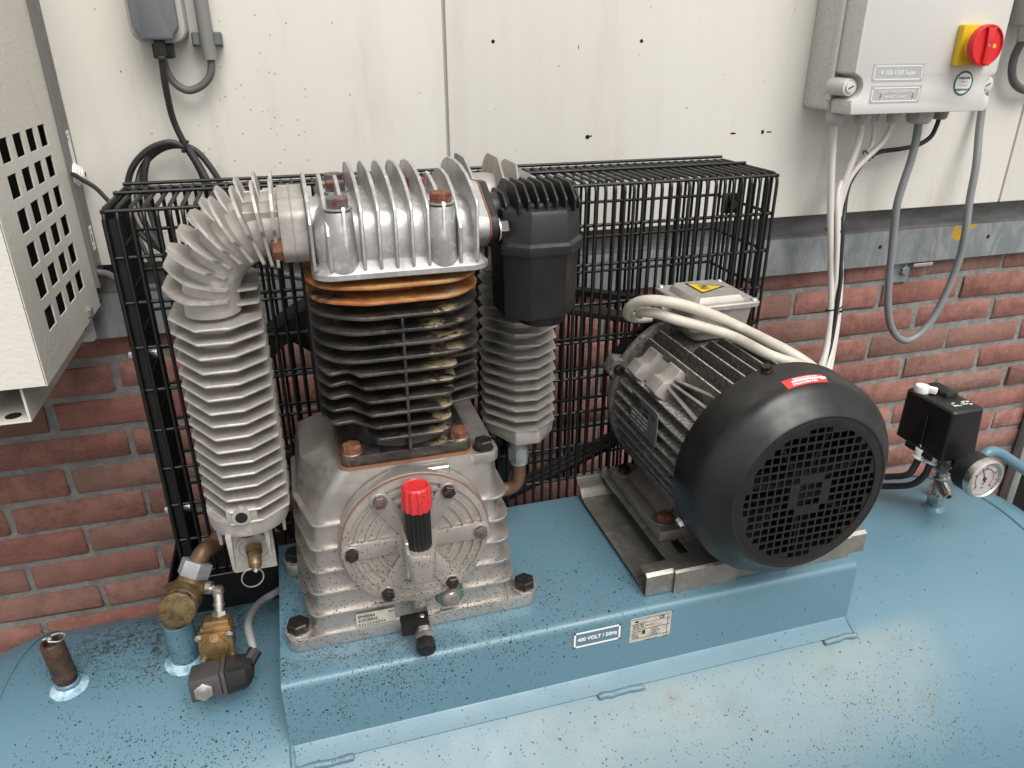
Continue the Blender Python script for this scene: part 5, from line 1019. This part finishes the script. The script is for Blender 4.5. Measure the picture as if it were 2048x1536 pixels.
cl_ = [(.1805, -.07, .3726), (.16, -.07, .3810), (.1319, -.07, .3730), (.1068, -.07, .3517), (.0934, -.07, .3241), (.0908, -.08, .2828), (.1057, -.09, .25), (.14, -.1, .225), (.185, -.1, .22), (.222, -.1, .26), (.2237, -.08, .31), (.2040, -.07, .354), (.1840, -.066, .3730), (.155, -.062, .3745), (.128, -.06, .3600), (.110, -.06, .3361), (.1036, -.08, .300), (.115, -.1, .26), (.15, -.12, .20), (.19, -.13, .17)]
g = G(); g.tube(cl_, .0046, 10); o = g.done('coiled_cable', 'rubber', None, at=(.15, -.07, .3)); tag(o, 'coil of black rubber cable on the wall above the wire cage', 'cable')
g = G(); g.tube([(.182, -.074, .3765), (.200, -.088, .340), (.214, -.11, .29), (.212, -.13, .23), (.20, -.15, .17)], .0046, 10); g.tube([(.128, -.075, .362), (.118, -.078, .33), (.118, -.08, .28), (.13, -.1, .22), (.16, -.12, .18)], .0042, 10); o = g.done('coiled_cable', 'rubber', None, at=(.2, -.1, .3)); tag(o, 'loose inner strands of black rubber cable leaving the coil tie downward', 'cable', None, None)
g = G(); g.torus((.1808, -.071, .3745), (.85, .1, -.45), .0085, .0016, 20, 6); g.box((.1775, -.0815, .3700), (.005, .004, .005), .001); o = g.done('cable_tie', 'wire', None, at=(.18, -.07, .375)); tag(o, 'black cable tie at the top of the black cable coil', 'cable tie')
cn = thing('conduit', (.2310, -.06, .49), 'grey plastic conduit pipe clipped to the wall beside the socket', 'conduit')
g = G(); g.cyl((.2320, -.060, .4900), (.2300, -.060, .72), .0098, n=28); g.done('conduit_tube', 'conduit', cn)
for s in (-1, 1):
    g = G(); g.bb(.2315 + s * .0095, .2315 + s * .0190, -.062, -.035, .5090, .5260, .001, 1); g.bb(.2315 + s * .0185, .2315 + s * .0200, -.058, -.035, .5070, .5235, .0005, 1); g.done('conduit_clip', 'flap', cn)
g = G(); g.tube([(.2330, -.06, .505), (.2328, -.06, .4880), (.2290, -.06, .4710), (.2163, -.06, .4570), (.1978, -.06, .4500), (.1835, -.06, .4560), (.1740, -.06, .4690), (.1700, -.06, .487), (.1690, -.06, .5029)], .0053, 14); o = g.done('conduit_cable', 'darkgreycable', None, at=(.2, -.06, .45)); tag(o, 'thick grey cable looping from the conduit end up into the socket', 'cable')
g = G(); g.tube([(.0220, -.066, .3430), (.0300, -.08, .3425), (.0377, -.09, .3390), (.0562, -.1, .3273), (.0726, -.12, .3126), (.1, -.15, .2823), (.118, -.17, .24), (.13, -.18, .20)], .0032, 10); o = g.done('housing_cable', 'rubber', None, at=(.05, -.1, .33)); tag(o, 'thin black cable from the white grommet into the wire cage', 'cable')
g = G(); g.tube([(.0240, -.066, .1985), (.0397, -.07, .1953), (.059, -.09, .1899), (.103, -.12, .1833), (.1893, -.14, .193), (.2612, -.15, .2012), (.36, -.16, .18)], .0052, 12); o = g.done('housing_cable', 'darkgreycable', None, at=(.05, -.1, .19)); tag(o, 'dark grey cable running from the housing side into the cage below the panel', 'cable')

# ================================================================== CONTROL BOX
cb = thing('control_box', (1.40, -.035, .40), 'light grey electrical control box with a red rotary switch at the top right', 'control box')
g = G(); g.py(rrect(1.2440, 1.5440, .4010, .80, .010, 5), -.1050, -.035, .003); g.bb(1.240, 1.246, -.112, -.100, .418, .80, .002, 1); g.done('box_body', 'encl', cb)
lx0, lx1, lz = 1.2500, 1.5420, .3985
def nb(x, z, r, a0, a1, n=8): return [(x + r * math.cos(math.radians(a0 + (a1 - a0) * k / n)), z + r * math.sin(math.radians(a0 + (a1 - a0) * k / n))) for k in range(n + 1)]
out = rpoly([(lx0, lz), (lx1 - .003, lz)], 0)
out = [(lx0 + .001, lz), (lx1 - .008, lz)] + nb(lx1 - .008, lz + .007, .007, -80, 0, 4) + [(lx1, .4225)] + nb(lx1 + .001, .4410, .0185, 262, 98, 10) + [(lx1 + .002, .4640), (lx1 + .002, .80), (lx0 - .004, .80), (lx0 - .004, .4660)] + nb(lx0 - .004, .4420, .0205, 80, -80, 10) + [(lx0 - .002, .4190)]
g = G(); g.py(out, -.1600, -.1080, .0015); g.done('box_lid', 'encl', cb)
for x in (lx0 - .0015, lx1 - .002):
    g = G(); g.cyl((x, -.106, .4420), (x, -.1500, .4420), .0150, .0140, 28, .001); b_ = g.done('lid_screw_post', 'encl', cb)
    g = G(); g.cyl((x, -.149, .4420), (x, -.1530, .4420), .0095, .0090, 24, .0006); sc_ = g.done('lid_screw', 'encl', cb); g = G(); g.box((x, -.1531, .4420), (.011, .0006, .0018), rot=(0, -.45, 0)); g.done('screw_slot', 'hole', sc_)
yb = -.1602
for (x0_, x1_, z0_, z1_) in ((1.2805, 1.3855, .4500, .4785), (1.2835, 1.3880, .4155, .4440)):
    g = G(); g.bb(x0_, x1_, yb - .0002, yb + .001, z0_, z1_); l_ = g.done('label_plate', 'greyprint', cb)
    e = .0016
    for a, b, c_, d_ in ((x0_ + .003, x1_ - .003, z0_ + .003, z0_ + .003 + e), (x0_ + .003, x1_ - .003, z1_ - .003 - e, z1_ - .003), (x0_ + .003, x0_ + .003 + e, z0_ + .003, z1_ - .003), (x1_ - .003 - e, x1_ - .003, z0_ + .003, z1_ - .003)):
        g = G(); g.bb(a, b, yb - .0006, yb, c_, d_); g.done('label_border', 'whiteprint', l_)
    if z0_ > .44: text('K 500-1500 Super', .0098, ((x0_ + x1_) / 2, yb - .0006, .4640), X, Z, 'whiteprint', l_, bold=.0001)
    else:
        text('STUURSTROOMZEKERING', .0066, ((x0_ + x1_) / 2, yb - .0006, .4340), X, Z, 'whiteprint', l_); text('IN KAST 4-AMP', .0066, ((x0_ + x1_) / 2, yb - .0006, .4250), X, Z, 'whiteprint', l_)
        for x in (x0_ + .021, x1_ - .021 + .004):
            g = G(); g.py([(x, .4310), (x + .0025, .4310), (x + .0012, .4268), (x + .0026, .4268), (x - .0008, .4200), (x + .0002, .4250), (x - .0010, .4250)], yb - .0007, yb - .0003); g.done('lightning_mark', 'stickerred', l_)
g = G(); g.lathe([(.0205, 0), (.0205, .0004)], (1.4755, -.1602, .4455), (0, -1, 0), 48); rs_ = g.done('round_sticker', 'darkgreen', cb)
g = G(); g.lathe([(.0170, 0), (.0170, .0002)], (1.4755, -.1606, .4455), (0, -1, 0), 48); g.done('sticker_field', 'whiteprint', rs_)
text('inspectie', .0070, (1.4755, -.1609, .4545), X, Z, 'ink', rs_, bold=.0001); text('datum', .0032, (1.4740, -.1609, .4480), X, Z, 'greyprint', rs_); text('uitgevoerd', .0066, (1.4755, -.1609, .4355), X, Z, 'ink', rs_, bold=.0001)
g = G(); g.bb(1.4700, 1.4840, -.1611, -.1607, .4474, .4478); g.bb(1.4660, 1.4850, -.1611, -.1607, .4420, .4425); tag(g.done('print', 'ink', rs_), kind='stuff')
ro = thing('rotary_switch', (1.4725, -.16, .505), 'red rotary main switch on a yellow square plate on the control box', 'switch')
g = G(); g.py(rrect(1.4385, 1.5125, .4735, .5385, .003), -.1730, -.1602, .0015); g.cyl((1.4750, -.172, .5060), (1.4750, -.188, .5060), .0300, n=40); g.done('yellow_plate', 'yellow', ro)
kc_ = V(1.4650, -.188, .5060); g = G(); g.lathe([(.0310, 0), (.0325, .001), (.0325, .010), (.0315, .0125), (.0295, .0130), (.0285, .0100), (.001, .0100)], kc_ + V(.003, 0, 0), (0, -1, 0), 56)
g.prism(rpoly([(-.0045, -.0290), (.0045, -.0290), (.0050, 0), (.0085, .0280), (-.0085, .0280), (-.0050, 0)], .001), kc_ + V(.003, -.009, 0), X, Z, (0, -.0060, 0), .0008); kn = g.done('red_knob', 'red', ro)
g = G(); g.lathe([(.0022, 0), (.0022, .0003)], kc_ + V(.003, -.0151, 0), (0, -1, 0), 16); g.done('knob_screw', 'steel', kn); g = G(); g.lathe([(.0035, 0), (.0035, .0004)], kc_ + V(.019, -.0101, -.001), (0, -1, 0), 16); g.done('marker', 'yellow', kn); g = G(); g.bb(kc_.x - .0028, kc_.x + .0092, -.2035, -.2028, .5260, .5320, .0); g.done('knob_recess', 'hole', kn) if False else g.bm.free()
def gland(x, y, r, mat, label, zt=.4005, l=.024):
    t = thing('cable_gland', (x, y, zt), label, 'cable gland', 'cable glands under the control box')
    g = G(); g.cyl((x, y, zt + .002), (x, y, zt - .006), r * 1.05, n=24); g.cyl((x, y, zt - .005), (x, y, zt - l * .62), r * 1.12, n=8, bev=.0008); g.lathe([(r * 1.06, 0), (r * 1.02, l * .22), (r * .80, l * .38), (r * .55, l * .40)], (x, y, zt - l * .6), (0, 0, -1), 28); g.done('gland_nut', mat, t)
gland(1.2695, -.100, .0150, 'gland', 'leftmost light grey cable gland under the control box'); gland(1.3265, -.100, .0145, 'gland', 'light grey gland second from the left under the control box')
gland(1.3700, -.075, .0115, 'gland', 'small light grey gland set back behind its neighbour'); gland(1.3940, -.102, .0105, 'gland', 'small light grey gland fourth from the left under the control box'); gland(1.4540, -.100, .0205, 'gland', 'largest light grey gland holding the looped grey cable', l=.027); gland(1.5300, -.070, .0135, 'glanddark', 'dark grey gland with the black cable at the right of the row')
CABLES = [
 ('white_cable', 'whitecable', .0063, 'leftmost white cable dropping straight from the control box', [(1.2695, -.1, .385), (1.2745, -.1, .3417), (1.2780, -.105, .2892), (1.2850, -.11, .2257), (1.2941, -.12, .1515), (1.2992, -.13, .0949), (1.2969, -.15, .0205), (1.2822, -.17, -.0329), (1.2607, -.19, -.0696), (1.2379, -.21, -.1163), (1.21, -.23, -.20)]),
 ('white_cable', 'whitecable', .0063, 'thick white cable curving left from the second gland', [(1.3265, -.1, .379), (1.3299, -.1, .3643), (1.3265, -.1, .3311), (1.3167, -.1, .2913), (1.3091, -.1, .2551), (1.305, -.108, .2154), (1.3089, -.12, .1504), (1.3143, -.13, .0936), (1.3098, -.15, .0191), (1.2951, -.17, -.0344), (1.2734, -.19, -.0765), (1.2495, -.21, -.1179), (1.22, -.23, -.20)]),
 ('white_cable', 'whitecable', .0046, 'thin white cable from the set back gland, behind the others', [(1.3700, -.078, .3857), (1.3715, -.085, .362), (1.3678, -.09, .3373), (1.3533, -.09, .3128), (1.3265, -.095, .2901), (1.305, -.1, .2691), (1.2970, -.110, .2429), (1.2970, -.118, .2136), (1.3005, -.130, .1498), (1.3061, -.140, .0524), (1.2949, -.155, -.0018), (1.2745, -.175, -.0445), (1.243, -.20, -.0832), (1.2206, -.22, -.1139), (1.19, -.24, -.19)]),
 ('white_cable', 'whitecable', .0050, 'thin white cable from the fourth gland joining the bundle', [(1.3937, -.1, .3815), (1.3932, -.1, .3659), (1.3824, -.1, .3424), (1.3615, -.1, .3227), (1.337, -.1, .2994), (1.3231, -.1, .2774), (1.3170, -.1, .25), (1.3140, -.102, .2136), (1.3195, -.115, .1484), (1.3250, -.125, .0912), (1.3188, -.145, .0165), (1.3042, -.165, -.0374), (1.2817, -.19, -.0775), (1.2612, -.21, -.1195), (1.23, -.23, -.2)]),
 ('black_cable', 'black', .0044, 'black cable sweeping left from the dark gland into the white bundle', [(1.5300, -.07, .380), (1.5270, -.07, .3618), (1.5183, -.07, .3437), (1.4924, -.07, .3307), (1.4481, -.075, .3254), (1.4039, -.08, .3235), (1.3685, -.09, .3170), (1.3524, -.09, .3019), (1.3348, -.09, .2706), (1.3275, -.095, .2441), (1.3225, -.104, .2171), (1.3150, -.115, .1953), (1.3130, -.130, .1273), (1.3117, -.14, .0901), (1.29, -.17, -.03), (1.24, -.21, -.14)]),
 ('grey_cable', 'graycable', .0074, 'grey cable hanging in a long loop below the control box', [(1.4545, -.1, .380), (1.4575, -.1, .3443), (1.4558, -.1, .3081), (1.4498, -.1, .2695), (1.4452, -.1, .229), (1.4493, -.1, .185), (1.4561, -.1, .1347), (1.4646, -.1, .0722), (1.4757, -.1, .0179), (1.4907, -.1, -.022), (1.5105, -.1, -.0498), (1.5353, -.1, -.0661), (1.5574, -.1, -.0663), (1.5818, -.1, -.0507), (1.605, -.1, -.0169), (1.6219, -.1, .0369), (1.6324, -.1, .1006), (1.6303, -.1, .1633), (1.6320, -.09, .2216), (1.6370, -.08, .2887), (1.6450, -.06, .3526), (1.6480, -.05, .4077), (1.6440, -.046, .4976), (1.642, -.046, .7)]),
 ('motor_cable', 'creamcable', .0070, 'yellowed white motor cable arching over the fan hood from the terminal box', [(0.9665, -0.6, 0.0802), (0.9313, -0.6, 0.1233), (0.9091, -0.6, 0.1443), (0.8959, -0.596, 0.1548), (0.8846, -0.59, 0.1629), (0.8705, -0.578, 0.1716), (0.8611, -0.56, 0.1757), (0.8466, -0.515, 0.181), (0.8011, -0.515, 0.2036), (0.7608, -0.512, 0.2189), (0.7316, -0.5, 0.223), (0.7182, -0.48, 0.2154), (0.715, -0.462, 0.2), (0.7253, -0.445, 0.185), (0.7471, -0.434, 0.1765), (0.7706, -0.427, 0.174)]),
 ('motor_cable', 'creamcable', .0066, 'second yellowed white motor cable lying just below the arching one', [(0.9591, -0.603, 0.0685), (0.9088, -0.603, 0.1343), (0.8877, -0.603, 0.1522), (0.869, -0.602, 0.1632), (0.8508, -0.597, 0.1698), (0.8377, -0.585, 0.1743), (0.8243, -0.54, 0.179), (0.7943, -0.518, 0.1875), (0.7557, -0.512, 0.2), (0.7382, -0.495, 0.204), (0.728, -0.475, 0.2), (0.735, -0.455, 0.19)]),
 ('switch_cable', 'rubber', .0052, 'black cable curving from the left gland of the pressure switch', [(1.2205, -.490, -.084), (1.2180, -.489, -.100), (1.2120, -.485, -.118), (1.2040, -.46, -.135), (1.19, -.43, -.15), (1.15, -.40, -.165)]),
 ('switch_cable', 'rubber', .0052, 'black cable curving from the right gland of the pressure switch', [(1.2275, -.506, -.084), (1.2270, -.503, -.110), (1.2200, -.49, -.135), (1.2070, -.46, -.154), (1.19, -.435, -.165), (1.15, -.40, -.175)]),
 ('solenoid_cable', 'graycable', .0048, 'light grey cable from the solenoid plug up to the saddle edge', [(.2600, -.43, -.152), (.2381, -.45, -.1493), (.2200, -.465, -.1475), (.2110, -.500, -.1340), (.2090, -.54, -.1180), (.2120, -.562, -.1190), (.2150, -.574, -.1270)]),
]
for nm, m_, r_, lab, pts in CABLES:
    g = G(); g.tube(pts, r_, 12); o = g.done(nm, m_, None, at=pts[0]); tag(o, lab, 'cable')
ties = [((1.3005, -.108, .188), (.05, .05, 1), .0165, 'black cable tie round the white bundle in front of the steel beam'), ((1.3070, -.142, .040), (-.15, .3, 1), .0175, 'black cable tie round the white bundle in front of the bricks'), ((1.3580, -.0935, .3190), (.75, .1, .6), .0115, 'black cable tie where the black cable meets two thin white ones'), ((.8581, -.516, .1690), (.80, .25, -.50), .0185, 'black cable tie holding the two motor cables above the fins')]
for c_, ax_, R_, lab in ties:
    g = G(); u, v, w_ = frame(ax_); b_ = bmesh.new(); n = 28
    pts = [V(c_) + (u * math.cos(2 * math.pi * k / n) * R_ + v * math.sin(2 * math.pi * k / n) * R_ * .62) for k in range(n)]
    g.tube(pts, .0013, 6, closed=True, smooth=0); g.box(V(c_) + V(.006, -R_ * .75, -.002), (.005, .005, .004), .001); o = g.done('cable_tie', 'wire', None, at=c_); tag(o, lab, 'cable tie', 'black cable ties')
# junction box at the far right edge
jb = thing('junction_box', (1.74, -.035, .53), 'light grey junction box with a clear lid edge at the top right corner', 'junction box')
g = G(); g.bb(1.665, 1.83, -.105, -.035, .540, .80, .003); g.loft([[(a, y, b) for a, b in rrect(1.660, 1.836, .536, .80, .004)] for y in (-.112, -.135)], bev=.002); g.done('box_body', 'sockgrey', jb)
g = G(); g.cyl((1.6870, -.072, .540), (1.6870, -.072, .532), .0165, n=24); g.cyl((1.6870, -.072, .532), (1.6870, -.072, .512), .0155, .0130, 8, .001); g.done('gland_nut', 'gland', jb)
g = G(); g.tube([(1.6870, -.07, .520), (1.6872, -.06, .4887), (1.6890, -.06, .4621), (1.7026, -.06, .4394), (1.7322, -.06, .4253), (1.7666, -.06, .4267), (1.81, -.06, .44)], .0075, 12); o = g.done('junction_cable', 'darkgreycable', None, at=(1.69, -.06, .5)); tag(o, 'dark grey cable bending right out of the corner junction box', 'cable')
